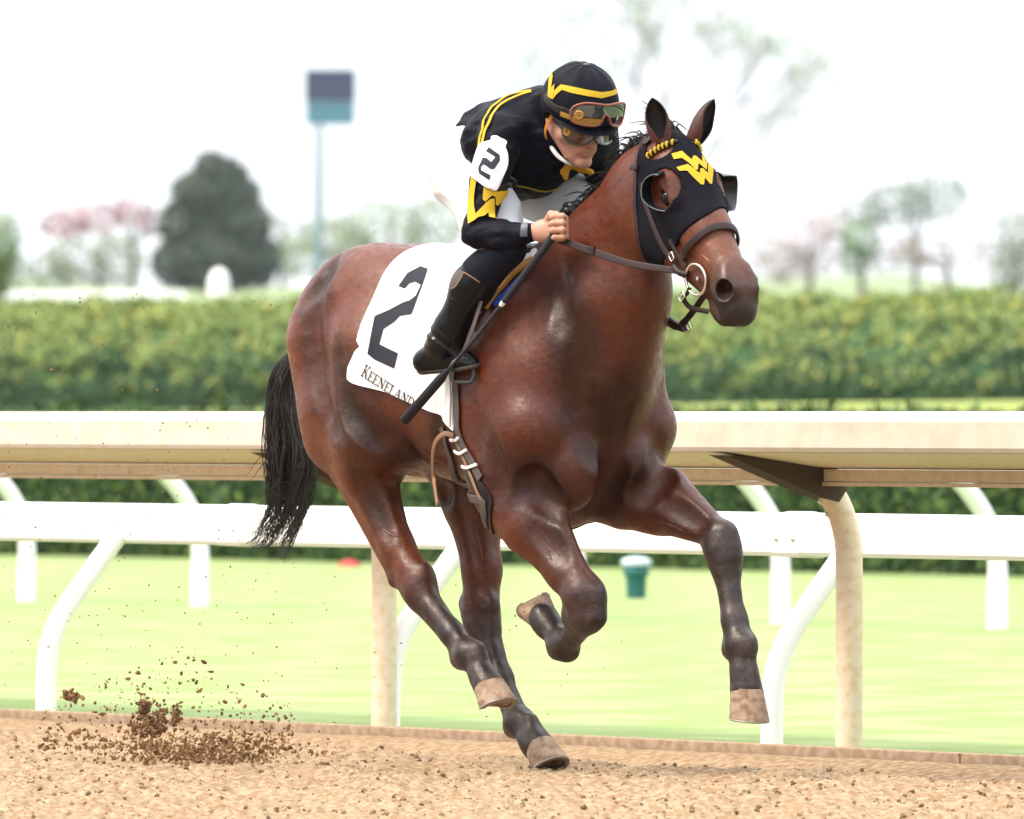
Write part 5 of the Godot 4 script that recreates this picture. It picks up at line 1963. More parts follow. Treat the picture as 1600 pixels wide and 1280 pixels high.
func build_rails() -> void:
	# wooden edging of the track
	var edge := thing("edging_board", "weathered wooden edging board between dirt track and turf", "kerb", R(0, 0.02, -0.1))
	var t := -12.0
	while t < 14.0:
		var s := Soup.new()
		var l := 2.44
		s.bar(R(t + l * 0.5, 0.021, -0.045), (R(1, 0, 0) - R(0, 0, 0)) * (l * 0.5 - 0.004), Vector3.UP * 0.065, (R(0, 1, 0) - R(0, 0, 0)) * 0.021, 0.004)
		part("plank", s.mesh(), M.board, edge)
		t += l
	# the dirt track's safety rail
	var dr := thing("safety_rail", "cream safety rail with overhanging cover beside the dirt track", "rail fence", R(0, 0, 0))
	var cover := [[-0.385, 0.957], [-0.405, 0.962], [-0.412, 0.975], [-0.412, 1.055], [-0.405, 1.072], [-0.385, 1.083], [-0.34, 1.088], [0.03, 1.070], [0.045, 1.055], [0.045, 0.93], [0.02, 0.93], [0.02, 1.045], [-0.36, 1.06], [-0.385, 1.045]]
	t = -9.6
	while t < 8.0:
		part("cover_panel", extrude(cover, t, t + 4.796), M.rail_cream, dr)
		t += 4.8
	part("soffit", extrude([[-0.384, 0.958], [-0.384, 0.972], [0.019, 0.935], [0.019, 0.905], [-0.06, 0.912]], -9.6, 9.6), M.post_cream, dr)
	part("back_beam", extrude([[-0.03, 0.865], [-0.03, 0.904], [0.04, 0.904], [0.04, 0.865]], -9.6, 9.6), M.post_cream, dr)
	part("lower_lip", extrude([[-0.036, 0.851], [-0.036, 0.863], [0.044, 0.863], [0.044, 0.851]], -9.6, 9.6), M.post_cream, dr)
	for k in [-3.835, -0.983, 1.869, 4.72]:
		var path := smooth_path([R(k, 0.10, -0.15), R(k, 0.10, 0.3), R(k, 0.10, 0.62), R(k, 0.085, 0.72), R(k, 0.05, 0.80), R(k, -0.005, 0.87)], 6)
		part("post", tube(path, [0.0435], 20), M.post_cream, dr)
		var s := Soup.new()
		var poly := [[-0.40, 0.950], [-0.05, 0.928], [0.035, 0.90], [0.06, 0.84], [0.03, 0.80], [-0.06, 0.825]]
		var w := (R(1, 0, 0) - R(0, 0, 0)) * 0.05
		for i in poly.size():
			var p := R(k, poly[i][0], poly[i][1])
			var q := R(k, poly[(i + 1) % 6][0], poly[(i + 1) % 6][1])
			s.tri(p - w, q - w, q + w)
			s.tri(p - w, q + w, p + w)
		for e in [-1.0, 1.0]:
			for i in range(1, 5):
				s.tri(R(k, poly[0][0], poly[0][1]) + w * e, R(k, poly[i][0], poly[i][1]) + w * e, R(k, poly[i + 1][0], poly[i + 1][1]) + w * e)
		part("bracket", s.mesh(), M.bracket, dr)
		for d in [0.76, 0.80]:
			part("bolt", sphere(R(k, 0.10 - (d - 0.70) * 0.6 - 0.042, d) + (R(-1, 0, 0) - R(0, 0, 0)) * 0.008, 0.009), M.steel, dr)
	# the turf course's near rail
	var wr := thing("turf_rail", "white plastic running rail on curved posts just behind the cream rail", "rail fence", R(0, 0.3, 0))
	part("rail", extrude([[0.445, 0.628], [0.452, 0.617], [0.54, 0.612], [0.555, 0.625], [0.555, 0.725], [0.54, 0.748], [0.51, 0.756], [0.475, 0.750], [0.45, 0.728], [0.445, 0.705]], -14, 14), M.white_rail, wr)
	for i in 9:
		var k := -3.385 - 2.373 * 2.0 + 2.373 * i
		var path := smooth_path([R(k, 0.14, -0.15), R(k, 0.14, 0.05), R(k, 0.145, 0.19), R(k, 0.17, 0.29), R(k, 0.235, 0.40), R(k, 0.41, 0.61), R(k, 0.47, 0.68)], 6)
		part("post", tube(path, [0.037], 18), M.white_rail, wr)
	for k in [-6.3, -2.7, 0.9, 4.5]:                      # sleeves where lengths of rail join, each held by two bolts
		part("sleeve", extrude([[0.442, 0.626], [0.450, 0.613], [0.541, 0.608], [0.559, 0.624], [0.559, 0.726], [0.542, 0.751], [0.51, 0.760], [0.474, 0.754], [0.447, 0.731], [0.442, 0.705]], k, k + 0.16), M.white_rail, wr)
		for d in [0.03, 0.13]:
			part("bolt", sphere(R(k + d, 0.441, 0.67), 0.008), M.steel, wr)
	# and its far rail, with posts that lean back over the turf
	var fr := thing("far_turf_rail", "far white running rail whose posts bend towards the near rail", "rail fence", R(-20, 12, 0))
	part("rail", extrude([[11.62, 0.80], [11.63, 0.79], [11.72, 0.79], [11.73, 0.80], [11.73, 0.90], [11.70, 0.93], [11.65, 0.93], [11.62, 0.90]], -60, 12), M.white_rail, fr)
	for i in 16:
		var k := -14.75 - 1.985 * 12 + 1.985 * i
		var path := smooth_path([R(k, 12.1, -0.15), R(k, 12.1, 0.15), R(k, 12.1, 0.32), R(k, 12.07, 0.48), R(k, 11.98, 0.63), R(k, 11.83, 0.78), R(k, 11.70, 0.86)], 5)
		part("post", tube(path, [0.056, 0.052, 0.046, 0.046, 0.046], 14), M.white_rail, fr)

# A clipped hedge: a dark core and a thick coat of small leaves
func hedge(called: String, label: String, n0: float, t0: float, t1: float, profile: Array, count: int, leaf: float, cols: Array, seed_: int, view_lo: float, view_hi: float, wav := 0.10, slope := 0.0) -> void:
	var root := thing(called, label, "hedge", R((t0 + t1) * 0.5, n0, 0))
	var r2 := RandomNumberGenerator.new()
	r2.seed = seed_
	var ns := FastNoiseLite.new()
	ns.seed = seed_
	ns.frequency = 0.8
	ns.fractal_octaves = 2
	var core := []
	for p in profile: core.append([n0 + p[0] * 0.94 + 0.10, maxf(p[1] - 0.14, -0.1)])
	core.append([n0 + profile[-1][0], -0.1])
	part("core", extrude(core, t0, t1), M.hedge_core, root)
	var total := 0.0
	var lens := []
	for i in profile.size() - 1:
		var l := Vector2(profile[i + 1][0] - profile[i][0], profile[i + 1][1] - profile[i][1]).length()
		lens.append(l)
		total += l
	var s := Soup.new()
	for i in count:
		var t := r2.randf_range(view_lo, view_hi) if i % 10 < 8 else r2.randf_range(t0, t1)
		var u := r2.randf() * total
		var k := 0
		while k < lens.size() - 1 and u > lens[k]:
			u -= lens[k]
			k += 1
		var f: float = u / lens[k]
		var a: Array = profile[k]
		var b: Array = profile[k + 1]
		var n: float = lerpf(a[0], b[0], f)
		var y: float = lerpf(a[1], b[1], f)
		var nrm := Vector2(-(b[1] - a[1]), b[0] - a[0]).normalized()   # outwards
		var d := ns.get_noise_3d(t * 1.2, y * 2.2, n) * wav * 1.6 + r2.randfn(0.0, 0.035) - 0.03
		n += nrm.x * d
		y += nrm.y * d + slope * (t - (-95.0 if slope < 0.0 else t0))
		var p := R(t, n0 + n, maxf(y, 0.0))
		var sz := leaf * r2.randf_range(0.6, 1.4)
		var ax := Vector3(r2.randfn(), r2.randfn() + 0.5, r2.randfn()).normalized()
		var out := (R(0, nrm.x, nrm.y) - R(0, 0, 0) + Vector3(r2.randfn(), r2.randfn(), r2.randfn()) * 0.5).normalized()
		var sd := ax.cross(out).normalized()
		var fresh: bool = ns.get_noise_3d(t * 2.0, y * 3.0, 7.0) * 0.6 + r2.randf_range(-0.3, 0.3) > [9.0, 0.42, 0.08, -0.25, -9.0, -9.0, -9.0][k] if cols.size() > 4 else true         # new growth on the crown; old leaves on the face, darkened with painted shade
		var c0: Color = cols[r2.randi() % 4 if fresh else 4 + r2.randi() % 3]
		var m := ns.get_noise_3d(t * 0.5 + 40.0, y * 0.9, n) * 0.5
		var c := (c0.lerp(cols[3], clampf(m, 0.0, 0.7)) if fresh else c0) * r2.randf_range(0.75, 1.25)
		var base := s.v.size()
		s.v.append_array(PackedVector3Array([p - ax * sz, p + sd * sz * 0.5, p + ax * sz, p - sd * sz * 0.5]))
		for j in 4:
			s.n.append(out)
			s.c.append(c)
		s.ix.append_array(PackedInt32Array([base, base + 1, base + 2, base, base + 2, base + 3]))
	part("foliage", s.mesh(), M.leaf, root)

# A tree far off: tapering trunk, limbs and a crown of leaf clumps
func crown_leaves(s: Soup, r2: RandomNumberGenerator, c: Vector3, rad: Vector3, count: int, leaf: float, cols: Array, hollow := 0.55) -> void:
	for i in count:
		var d := Vector3(r2.randfn(), r2.randfn(), r2.randfn()).normalized()
		var rr := lerpf(hollow, 1.0, sqrt(r2.randf()))
		var p := c + d * rad * rr
		var sz := leaf * r2.randf_range(0.6, 1.5)
		var ax := Vector3(r2.randfn(), r2.randfn(), r2.randfn()).normalized()
		var out := (d + Vector3.UP * 0.3 + Vector3(r2.randfn(), r2.randfn(), r2.randfn()) * 0.4).normalized()
		var sd := ax.cross(out).normalized()
		var col: Color = cols[r2.randi() % cols.size()] * r2.randf_range(0.7, 1.3)
		var base := s.v.size()
		s.v.append_array(PackedVector3Array([p - ax * sz, p + sd * sz * 0.6, p + ax * sz, p - sd * sz * 0.6]))
		for j in 4:
			s.n.append(out)
			s.c.append(col)
		s.ix.append_array(PackedInt32Array([base, base + 1, base + 2, base, base + 2, base + 3]))

func ground_at(dist: float) -> float:                    # the land rises gently beyond the hedges
	var d := [0.0, 175.0, 300.0, 900.0, 1800.0, 4200.0]
	var y := [-0.16, -0.14, 3.6, 10.5, 20.0, 46.0]
	for i in 5:
		if dist < d[i + 1]: return lerpf(y[i], y[i + 1], (dist - d[i]) / (d[i + 1] - d[i]))
	return y[-1]

func far_tree(called: String, label: String, group: String, x: float, dist: float, y_top: float, blobs: Array, leaf: float, cols: Array, seed_: int, bark: Material, dense := 1.0) -> void:
	# blobs: centre and half size in photo positions, with a share of depth
	var foot := Vector3((x - 800.0) * dist / F_PX, ground_at(dist) - 0.2, -dist)
	var root := thing(called, label, "tree", foot, group)
	var r2 := RandomNumberGenerator.new()
	r2.seed = seed_
	var k := dist / F_PX
	var s := Soup.new()
	var tops := []
	for b in blobs:
		var c := at_depth(b[0], b[1], dist)
		c.z += r2.randf_range(-0.4, 0.4) * b[2] * k
		tops.append(c)
		crown_leaves(s, r2, c, Vector3(b[2], b[3], b[2]) * k, int(b[2] * b[3] * 0.35 * dense), leaf * k, cols)
	part("crown", s.mesh(), M.leaf, root)
	var tr := Soup.new()
	var high := at_depth(x, y_top, dist)
	sweep_into(tr, smooth_path([foot - Vector3.UP * 0.3, foot.lerp(high, 0.35) + Vector3(0.1, 0, 0), foot.lerp(high, 0.85)], 4), PackedVector3Array(), [k * 7.0, k * 5.0, k * 1.5], [k * 7.0, k * 5.0, k * 1.5], 8)
	for c in tops:
		var from := foot.lerp(high, r2.randf_range(0.3, 0.6))
		sweep_into(tr, smooth_path([from, from.lerp(c, 0.5) + Vector3.UP * k * 6.0, c], 3), PackedVector3Array(), [k * 2.6, k * 1.6, k * 0.5], [k * 2.6, k * 1.6, k * 0.5], 5)
	tr.smooth()
	part("trunk", tr.mesh(), bark, root)

func branch(s: Soup, leaves: Soup, r2: RandomNumberGenerator, p: Vector3, d: Vector3, l: float, r: float, depth: int, cols: Array) -> void:
	var q := p + d * l
	var bend := Vector3(r2.randfn(), r2.randfn(), r2.randfn()) * 0.12 * l
	sweep_into(s, smooth_path([p, p.lerp(q, 0.5) + bend, q], 3), PackedVector3Array(), [r, r * 0.8, r * 0.6], [r, r * 0.8, r * 0.6], 5)
	if depth <= 1:
		crown_leaves(leaves, r2, q, Vector3.ONE * l * 0.45, 7, l * 0.06, cols, 0.1)
	if depth == 0: return
	for i in 3 if depth > 1 else 2:
		var nd := (d + Vector3(r2.randfn(), r2.randfn() * 0.7 + 0.08, r2.randfn()) * 0.55).normalized()
		branch(s, leaves, r2, p.lerp(q, r2.randf_range(0.55, 1.0)), nd, l * r2.randf_range(0.6, 0.85), r * 0.58, depth - 1, cols)

func build_backdrop() -> void:
	# the land beyond
	var zs := PackedFloat32Array()
	for d in [172, 180, 220, 300, 420, 600, 900, 1300, 1800, 2400, 3200, 4200]: zs.append(-float(d))
	zs.reverse()
	var swell := FastNoiseLite.new()
	swell.frequency = 0.004
	top("hills", grid_sheet(steps(-900, 900, 60), zs, func(x: float, z: float) -> float: return ground_at(-z) + swell.get_noise_2d(x, z) * 0.004 * maxf(-z - 300.0, 0.0)), M.far_grass, "", "", "", "structure")
	hedge("clipped_hedge", "low dark clipped hedge along the far side of the turf", 22.4, -95, 45, [[0.0, 0.0], [0.0, 0.62], [0.02, 1.00], [0.10, 1.06], [0.9, 1.07], [1.2, 1.02]], 100000, 0.035,
		[Color(0.034, 0.075, 0.026), Color(0.024, 0.055, 0.022), Color(0.055, 0.10, 0.03), Color(0.10, 0.15, 0.035)], 31, -60, -18, 0.04, 0.0)
	var bank := Soup.new()
	for q in [[25.0, 0.95], [30.0, 1.02], [38.0, 1.12], [51.0, 1.24]]:
		for t: float in [-190.0, -110.0, -95.0, -85.0, -76.0, -68.0, -50.0, 60.0]:
			bank.v.append(R(t, q[0], q[1] + 0.010 * clampf(t + 68.0, -34.0, 10.0)))
	for i in 3:
		for k in 7:
			var a := i * 8 + k
			bank.ix.append_array(PackedInt32Array([a, a + 1, a + 8, a + 1, a + 9, a + 8]))
	bank.smooth()
	top("grass_bank", bank.mesh(), M.bank, "", "", "", "structure")
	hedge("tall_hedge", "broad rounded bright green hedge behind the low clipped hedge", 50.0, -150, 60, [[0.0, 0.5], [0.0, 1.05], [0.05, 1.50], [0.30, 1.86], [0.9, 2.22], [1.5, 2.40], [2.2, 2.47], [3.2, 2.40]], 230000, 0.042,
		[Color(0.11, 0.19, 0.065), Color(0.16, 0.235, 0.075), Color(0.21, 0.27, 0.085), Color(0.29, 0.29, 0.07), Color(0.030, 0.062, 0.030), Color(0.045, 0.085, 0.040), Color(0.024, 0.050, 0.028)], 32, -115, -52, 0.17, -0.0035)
	# far white rail on the rise, and what stands by it
	for q in [[-40, 292], [1538, 1700]]:
		var p := at_depth(q[0], 462, 300)
		var e := at_depth(q[1], 462, 300)
		var fr := thing("distant_rail", "pale white rail far off above the hedge at the %s edge" % ("left" if q[0] < 0 else "right"), "rail fence", p - Vector3.UP * 1.2)
		var s := Soup.new()
		s.bar((p + e) * 0.5, (e - p) * 0.5, Vector3.UP * 0.13, Vector3.BACK * 0.06, 0.02)
		part("rail", s.mesh(), M.white_rail, fr)
		var x := p.x + 0.5
		while x < e.x:
			part("post", tube(PackedVector3Array([Vector3(x, ground_at(300) - 0.2, p.z - 0.1), Vector3(x, p.y, p.z - 0.1)]), [0.06], 8), M.white_rail, fr)
			x += 2.4
	var wm := thing("white_marker", "white rounded marker standing above the hedge in front of the dark evergreen", "marker", at_depth(340, 520, 296))
	var ws := Soup.new()
	var rings := []
	for k in [[530, 15], [470, 16], [445, 16.5], [432, 14], [424, 9], [420, 3]]:
		var r_ := PackedVector3Array()
		for i in 18:
			r_.append(at_depth(341 - (k[0] - 470) * 0.03, k[0], 296) + Vector3(cos(TAU * i / 18.0), 0, sin(TAU * i / 18.0)) * k[1] * 296 / F_PX)
		rings.append(r_)
	ws.ring_loft(rings)
	ws.smooth()
	part("shell", ws.mesh(), M.white_rail, wm)
	part("foot", tube(PackedVector3Array([at_depth(340, 530, 296), Vector3(at_depth(340, 530, 296).x, ground_at(296) - 0.1, -296)]), [0.1], 8), M.white_rail, wm)
	# the board on its pole
	var sg := thing("board_sign", "square dark and teal board on a tall thin pole", "sign", Vector3(at_depth(498, 500, 520).x, ground_at(520), -520))
	var bs := Soup.new()
	var k5 := 520.0 / F_PX
	bs.bar(at_depth(516, 177, 520), Vector3(38, 0, 0) * k5, Vector3(0, 18, 0) * k5, Vector3(0, 0, 0.12), 0.02)
	part("lower_panel", bs.mesh(), M.teal_panel, sg)
	var bs2 := Soup.new()
	bs2.bar(at_depth(516, 133.5, 520), Vector3(39.5, 0, 0) * k5, Vector3(0, 25, 0) * k5, Vector3(0, 0, 0.15), 0.02)
	part("upper_panel", bs2.mesh(), M.dusk_panel, sg)
	part("pole", tube(PackedVector3Array([Vector3(at_depth(498, 0, 520).x, ground_at(520) - 0.3, -520), at_depth(498, 330, 520), at_depth(499, 194, 520)]), [0.26, 0.22, 0.16], 10), M.pole, sg)
	# trees
	var ever := [Color(0.034, 0.060, 0.040), Color(0.050, 0.078, 0.050), Color(0.024, 0.044, 0.034), Color(0.07, 0.075, 0.055)]
	far_tree("evergreen_tree", "dense dark evergreen tree with rounded top beyond the hedge", "", 338, 640, 250, [[330, 262, 30, 26], [356, 272, 32, 28], [318, 300, 52, 40], [362, 305, 48, 40], [300, 350, 56, 48], [372, 352, 56, 48], [340, 345, 60, 60], [285, 410, 52, 45], [340, 405, 76, 56], [392, 405, 48, 50]], 5.0, ever, 41, M.bark, 1.6)
	var pink := [Color(0.42, 0.20, 0.27), Color(0.36, 0.19, 0.24), Color(0.30, 0.20, 0.20), Color(0.45, 0.27, 0.32)]
	far_tree("blossom_tree", "pink blossoming tree just left of the dark evergreen", "", 205, 640, 320, [[205, 330, 38, 26], [150, 340, 50, 26], [100, 350, 45, 24], [235, 350, 20, 24]], 4.0, pink, 42, M.bark, 0.8)
	var pale := [Color(0.14, 0.20, 0.10), Color(0.20, 0.24, 0.14), Color(0.24, 0.22, 0.18), Color(0.12, 0.18, 0.10)]
	far_tree("pale_shrub_tree", "pale green spring tree under the pink blossom", "", 150, 560, 400, [[120, 410, 55, 40], [185, 405, 45, 45], [80, 425, 40, 32]], 4.0, pale, 43, M.bark, 0.7)
	var fresh := [Color(0.10, 0.19, 0.04), Color(0.13, 0.22, 0.06), Color(0.16, 0.22, 0.07)]
	far_tree("spring_tree", "bright green young tree cut by the left edge", "", -5, 480, 350, [[5, 370, 32, 42], [-20, 400, 50, 60], [22, 425, 26, 32]], 4.0, fresh, 44, M.bark, 0.9)
	far_tree("olive_shrub", "small olive green shrub at the left edge above the hedge", "", -6, 190, 400, [[-8, 440, 22, 46]], 3.5, [Color(0.06, 0.08, 0.02), Color(0.08, 0.10, 0.02)], 45, M.bark, 1.5)
	far_tree("spring_tree", "pale green young tree behind the horse's croup", "", 610, 900, 320, [[600, 360, 70, 50], [540, 375, 50, 40], [680, 350, 50, 46], [470, 400, 40, 40]], 4.0, [Color(0.14, 0.21, 0.08), Color(0.2, 0.26, 0.12)], 46, M.bark, 0.6)
	far_tree("spring_tree", "fresh green round tree right of the horse's muzzle", "", 1345, 800, 345, [[1345, 375, 34, 36], [1335, 405, 28, 30]], 4.0, [Color(0.10, 0.19, 0.07), Color(0.14, 0.22, 0.10)], 47, M.bark, 0.8)
	far_tree("blossom_tree", "pale pink tree between the horse's muzzle and the round green tree", "", 1265, 1000, 340, [[1270, 385, 50, 50], [1230, 410, 40, 40], [1300, 350, 40, 26]], 4.0, [Color(0.40, 0.28, 0.32), Color(0.34, 0.28, 0.28), Color(0.42, 0.34, 0.36)], 48, M.bark, 0.5)
	far_tree("grey_tree", "hazy green tree at the right edge", "", 1590, 900, 350, [[1590, 370, 40, 40], [1600, 410, 50, 40], [1570, 425, 30, 30]], 4.0, [Color(0.12, 0.16, 0.08), Color(0.15, 0.18, 0.10)], 49, M.bark, 0.6)
	far_tree("hazy_tree", "faint blue-green tree far off to the upper right of the horse's muzzle", "", 1430, 2100, 280, [[1400, 320, 60, 34], [1460, 310, 60, 40], [1350, 335, 40, 26]], 4.0, [Color(0.07, 0.11, 0.05), Color(0.09, 0.13, 0.06)], 50, M.bark, 0.6)
	far_tree("hazy_tree", "faint grey-green tree far off below the pole board", "", 440, 2000, 330, [[440, 370, 60, 40], [520, 380, 70, 36], [390, 385, 50, 36]], 4.0, [Color(0.10, 0.15, 0.06), Color(0.13, 0.17, 0.08)], 51, M.bark, 0.4)
	far_tree("hazy_tree", "faint pinkish tree line behind the round green tree", "", 1480, 1000, 350, [[1480, 395, 90, 30], [1400, 400, 60, 30], [1200, 400, 70, 40]], 4.0, [Color(0.24, 0.17, 0.17), Color(0.20, 0.17, 0.12)], 52, M.bark, 0.4)
	# a tall tree barely in leaf whose branches fill the sky behind the jockey
	var big := thing("budding_tree", "tall bare tree with a few new leaves spreading behind jockey and horse", "tree", Vector3(at_depth(1010, 0, 1900).x, ground_at(1900) - 0.5, -1900))
	var r2 := RandomNumberGenerator.new()
	r2.seed = 612
	var wood := Soup.new()
	var leaves := Soup.new()
	var foot := big.position
	var fork := at_depth(1015, 330, 1900)
	sweep_into(wood, smooth_path([foot, foot.lerp(fork, 0.5), fork], 3), PackedVector3Array(), [0.6, 0.48, 0.42], [0.6, 0.48, 0.42], 8)
	for a in [[880, 120, 0.30], [960, 60, 0.30], [1050, 40, 0.28], [1130, 80, 0.28], [1230, 190, 0.26], [1200, 130, 0.24], [800, 190, 0.2]]:
		var to := at_depth(a[0], a[1], 1900 + r2.randf_range(-10, 10))
		var d := (to - fork)
		branch(wood, leaves, r2, fork - Vector3.UP * r2.randf_range(0, 3.0), (d * 0.62).normalized(), d.length() * 0.62, a[2] * 1.1, 4, [Color(0.13, 0.23, 0.06), Color(0.18, 0.26, 0.07), Color(0.15, 0.21, 0.08)])
	wood.smooth()
	part("trunk", wood.mesh(), M.bark, big)
	part("crown", leaves.mesh(), M.leaf, big)
	# small things on the turf
	var can := thing("green_canister", "small green canister with a pale lid standing on the turf", "canister", at_depth(994, 935, 64.9))
	var o := at_depth(994, 935, 64.9)
	var prof := [[0.0, 0.056], [0.06, 0.058], [0.13, 0.062], [0.135, 0.074], [0.19, 0.080], [0.192, 0.0]]
	part("body", lathe(o, prof), M.green_plastic, can)
	part("lid", lathe(o + Vector3.UP * 0.1925, [[0.0, 0.086], [0.018, 0.090], [0.035, 0.080], [0.048, 0.05], [0.05, 0.0]]), M.pale_lid, can)
	part("knob", lathe(o + Vector3.UP * 0.243, [[0.0, 0.022], [0.02, 0.025], [0.028, 0.0]]), M.green_plastic, can)
	var red := at_depth(546, 884, 78.8)
	top("red_marker", lathe(red - Vector3.UP * 0.02, [[0.0, 0.085], [0.025, 0.085], [0.045, 0.06], [0.06, 0.025], [0.062, 0.0]]), M.red_plastic, "small red dome marker at the foot of the low hedge", "marker")
	var wht := at_depth(382, 866, 84.0)
	top("white_marker", lathe(wht - Vector3.UP * 0.02, [[0.0, 0.09], [0.05, 0.09], [0.085, 0.06], [0.1, 0.02], [0.102, 0.0]]), M.white_rail, "small pale dome marker by the low hedge behind the horse's tail", "marker")

func lathe(o: Vector3, prof: Array) -> ArrayMesh:
	var s := Soup.new()
	var rings := []
	for p in prof:
		var r_ := PackedVector3Array()
		for i in 22:
			r_.append(o + Vector3(cos(TAU * i / 22.0) * p[1], p[0], sin(TAU * i / 22.0) * p[1]))
		rings.append(r_)
	s.ring_loft(rings)
	s.smooth()
	return s.mesh()

func build_grass() -> void:                              # blades standing along the turf, thickest at the edging
	var s := Soup.new()
	for v in [Vector3(-0.002, 0, 0), Vector3(0.002, 0, 0), Vector3(0.0014, 0.5, 0.08), Vector3(-0.0014, 0.5, 0.08), Vector3(0, 1, 0.3)]:
		s.v.append(v); s.n.append(Vector3(0, 0.5, 0.85))
	s.ix = PackedInt32Array([0, 2, 1, 0, 3, 2, 3, 4, 2])
	var mm := MultiMesh.new()
	mm.transform_format = MultiMesh.TRANSFORM_3D
	mm.use_colors = true
	mm.mesh = s.mesh()
	mm.instance_count = 420
	var r2 := RandomNumberGenerator.new()
	r2.seed = 90
	for i in mm.instance_count:
		var n := 0.047 + 0.05 * pow(r2.randf(), 2.0)
		var mid := -1.6 * n                               # the part of the turf that the picture shows
		var t := snappedf(r2.randf_range(-4.5, 4.0), 0.31) + r2.randfn(0.0, 0.02)
		var hgt := r2.randf_range(0.014, 0.026)
		if n < 0.12 and r2.randf() < 0.08: hgt *= 1.6
		var b := Basis.from_euler(Vector3(0, r2.randf() * TAU, 0)).scaled(Vector3(1.0 + n * 0.05, hgt, hgt * 2.0))
		mm.set_instance_transform(i, Transform3D(b, R(t, n, -0.008)))
		var k := r2.randf_range(0.9, 1.1)
		mm.set_instance_color(i, Color(0.245 * k, 0.305 * k, 0.135 * k))
	var mi := MultiMeshInstance3D.new()
	mi.name = "grass"
	mi.multimesh = mm
	mi.material_override = M.blade
	add_child(mi)
	tag(mi, "short bright green grass blades of the turf course", "grass", "", "stuff")

func materials() -> void:
	M.coat = triplanar(mat(Color.WHITE, 0.56, 0.4), 3.0)
	M.coat.albedo_texture = noise_tex(0.02, 5, 21, 512, ramp2(Color(0.82, 0.81, 0.82), Color(1.0, 1.0, 1.0), 0.25, 0.75))
	M.coat.normal_enabled = true
	M.coat.normal_texture = noise_tex(0.025, 5, 22, 512, null, true, 3.0)
	M.coat.normal_scale = 0.8
	M.coat.roughness_texture = noise_tex(0.03, 4, 24, 256, ramp2(Color(0.62, 0.62, 0.62), Color(1.0, 1.0, 1.0), 0.3, 0.7))
	M.coat.roughness = 0.55
	M.coat.vertex_color_use_as_albedo = true
	M.skin_v = mat(Color.WHITE, 0.6, 0.4)
	M.skin_v.vertex_color_use_as_albedo = true
	M.dark_skin = mat(lin(0.014, 0.010, 0.010), 0.45)
	M.eye = mat(lin(0.004, 0.003, 0.003), 0.12, 0.35)
	M.hoof = triplanar(mat(Color.WHITE, 0.75, 0.3), 6.0)
	M.hoof.albedo_texture = noise_tex(0.012, 4, 25, 256, ramp2(lin(0.15, 0.088, 0.055), lin(0.27, 0.205, 0.155), 0.36, 0.62))
	M.shoe = mat(lin(0.25, 0.22, 0.20), 0.45, 0.5, 0.6)
	M.hood = mat(lin(0.0045, 0.0042, 0.0075), 0.75, 0.18)
	M.vinyl = mat(lin(0.006, 0.006, 0.008), 0.35, 0.4)
	M.rim = mat(lin(0.12, 0.16, 0.18), 0.5)
	M.yellow = mat(lin(0.42, 0.27, 0.014), 0.65, 0.3)
	M.leather = mat(lin(0.02, 0.010, 0.011), 0.5, 0.35)
	M.grey_leather = mat(lin(0.07, 0.058, 0.055), 0.65, 0.3)
	M.tan_leather = mat(lin(0.22, 0.12, 0.08), 0.6, 0.3)
	M.steel = mat(lin(0.6, 0.56, 0.5), 0.25, 0.5, 1.0)
	M.dark_steel = mat(lin(0.05, 0.05, 0.05), 0.4, 0.5, 0.3)
	M.cloth = mat(lin(0.62, 0.61, 0.62), 0.8, 0.2)
	triplanar(M.cloth, 1.6)
	M.cloth.normal_enabled = true
	M.cloth.normal_texture = noise_tex(0.008, 3, 28, 256, null, true, 5.0)
	M.cloth.normal_scale = 0.5
	M.ink = mat(lin(0.014, 0.015, 0.024), 0.7, 0.3)
	M.tan_pad = mat(lin(0.36, 0.20, 0.06), 0.9, 0.2)
	M.blue_pad = mat(lin(0.015, 0.07, 0.42), 0.6, 0.3)
	M.gloss = mat(lin(0.003, 0.003, 0.004), 0.12, 0.3)
	M.grip = mat(lin(0.011, 0.010, 0.014), 0.7, 0.3)
	M.shaft = mat(lin(0.012, 0.010, 0.016), 0.45, 0.4)
	M.skin = mat(Color.WHITE, 0.5, 0.4)
	M.skin.vertex_color_use_as_albedo = true
	M.skin.subsurf_scatter_enabled = true
	M.skin.subsurf_scatter_strength = 0.15
	M.silk = mat(lin(0.0035, 0.0035, 0.008), 0.6, 0.2)
	M.white_cloth = mat(lin(0.52, 0.53, 0.565), 0.75, 0.25)
	M.navy = mat(lin(0.006, 0.006, 0.013), 0.7, 0.2)
	M.navy_light = mat(lin(0.06, 0.065, 0.09), 0.45, 0.4)
	M.sole = mat(lin(0.045, 0.038, 0.034), 0.75, 0.3)
	M.cap = mat(lin(0.004, 0.004, 0.009), 0.6, 0.2)
	M.cap_button = mat(lin(0.16, 0.12, 0.15), 0.6, 0.3)
	M.mirror_lens = mat(lin(0.10, 0.11, 0.12), 0.05, 0.8, 0.7)
	M.frame_red = mat(lin(0.20, 0.06, 0.04), 0.4, 0.4)
	M.frame_dark = mat(lin(0.05, 0.035, 0.03), 0.3, 0.4)
	M.gold_foam = mat(lin(0.26, 0.145, 0.03), 0.7, 0.3)
	M.gold = mat(lin(0.34, 0.20, 0.035), 0.4, 0.5, 0.3)
	M.gold_dark = mat(lin(0.10, 0.05, 0.01), 0.5)
	M.orange = mat(lin(0.36, 0.14, 0.02), 0.6, 0.3)
	M.orange_yellow = mat(lin(0.38, 0.185, 0.006), 0.6, 0.3)
	M.lens = mat(Color(0.16, 0.12, 0.10, 0.45), 0.05, 0.6)
	M.lens.transparency = BaseMaterial3D.TRANSPARENCY_ALPHA
	M.far_grass = triplanar(mat(lin(0.16, 0.21, 0.09), 0.9, 0.2), 0.02)
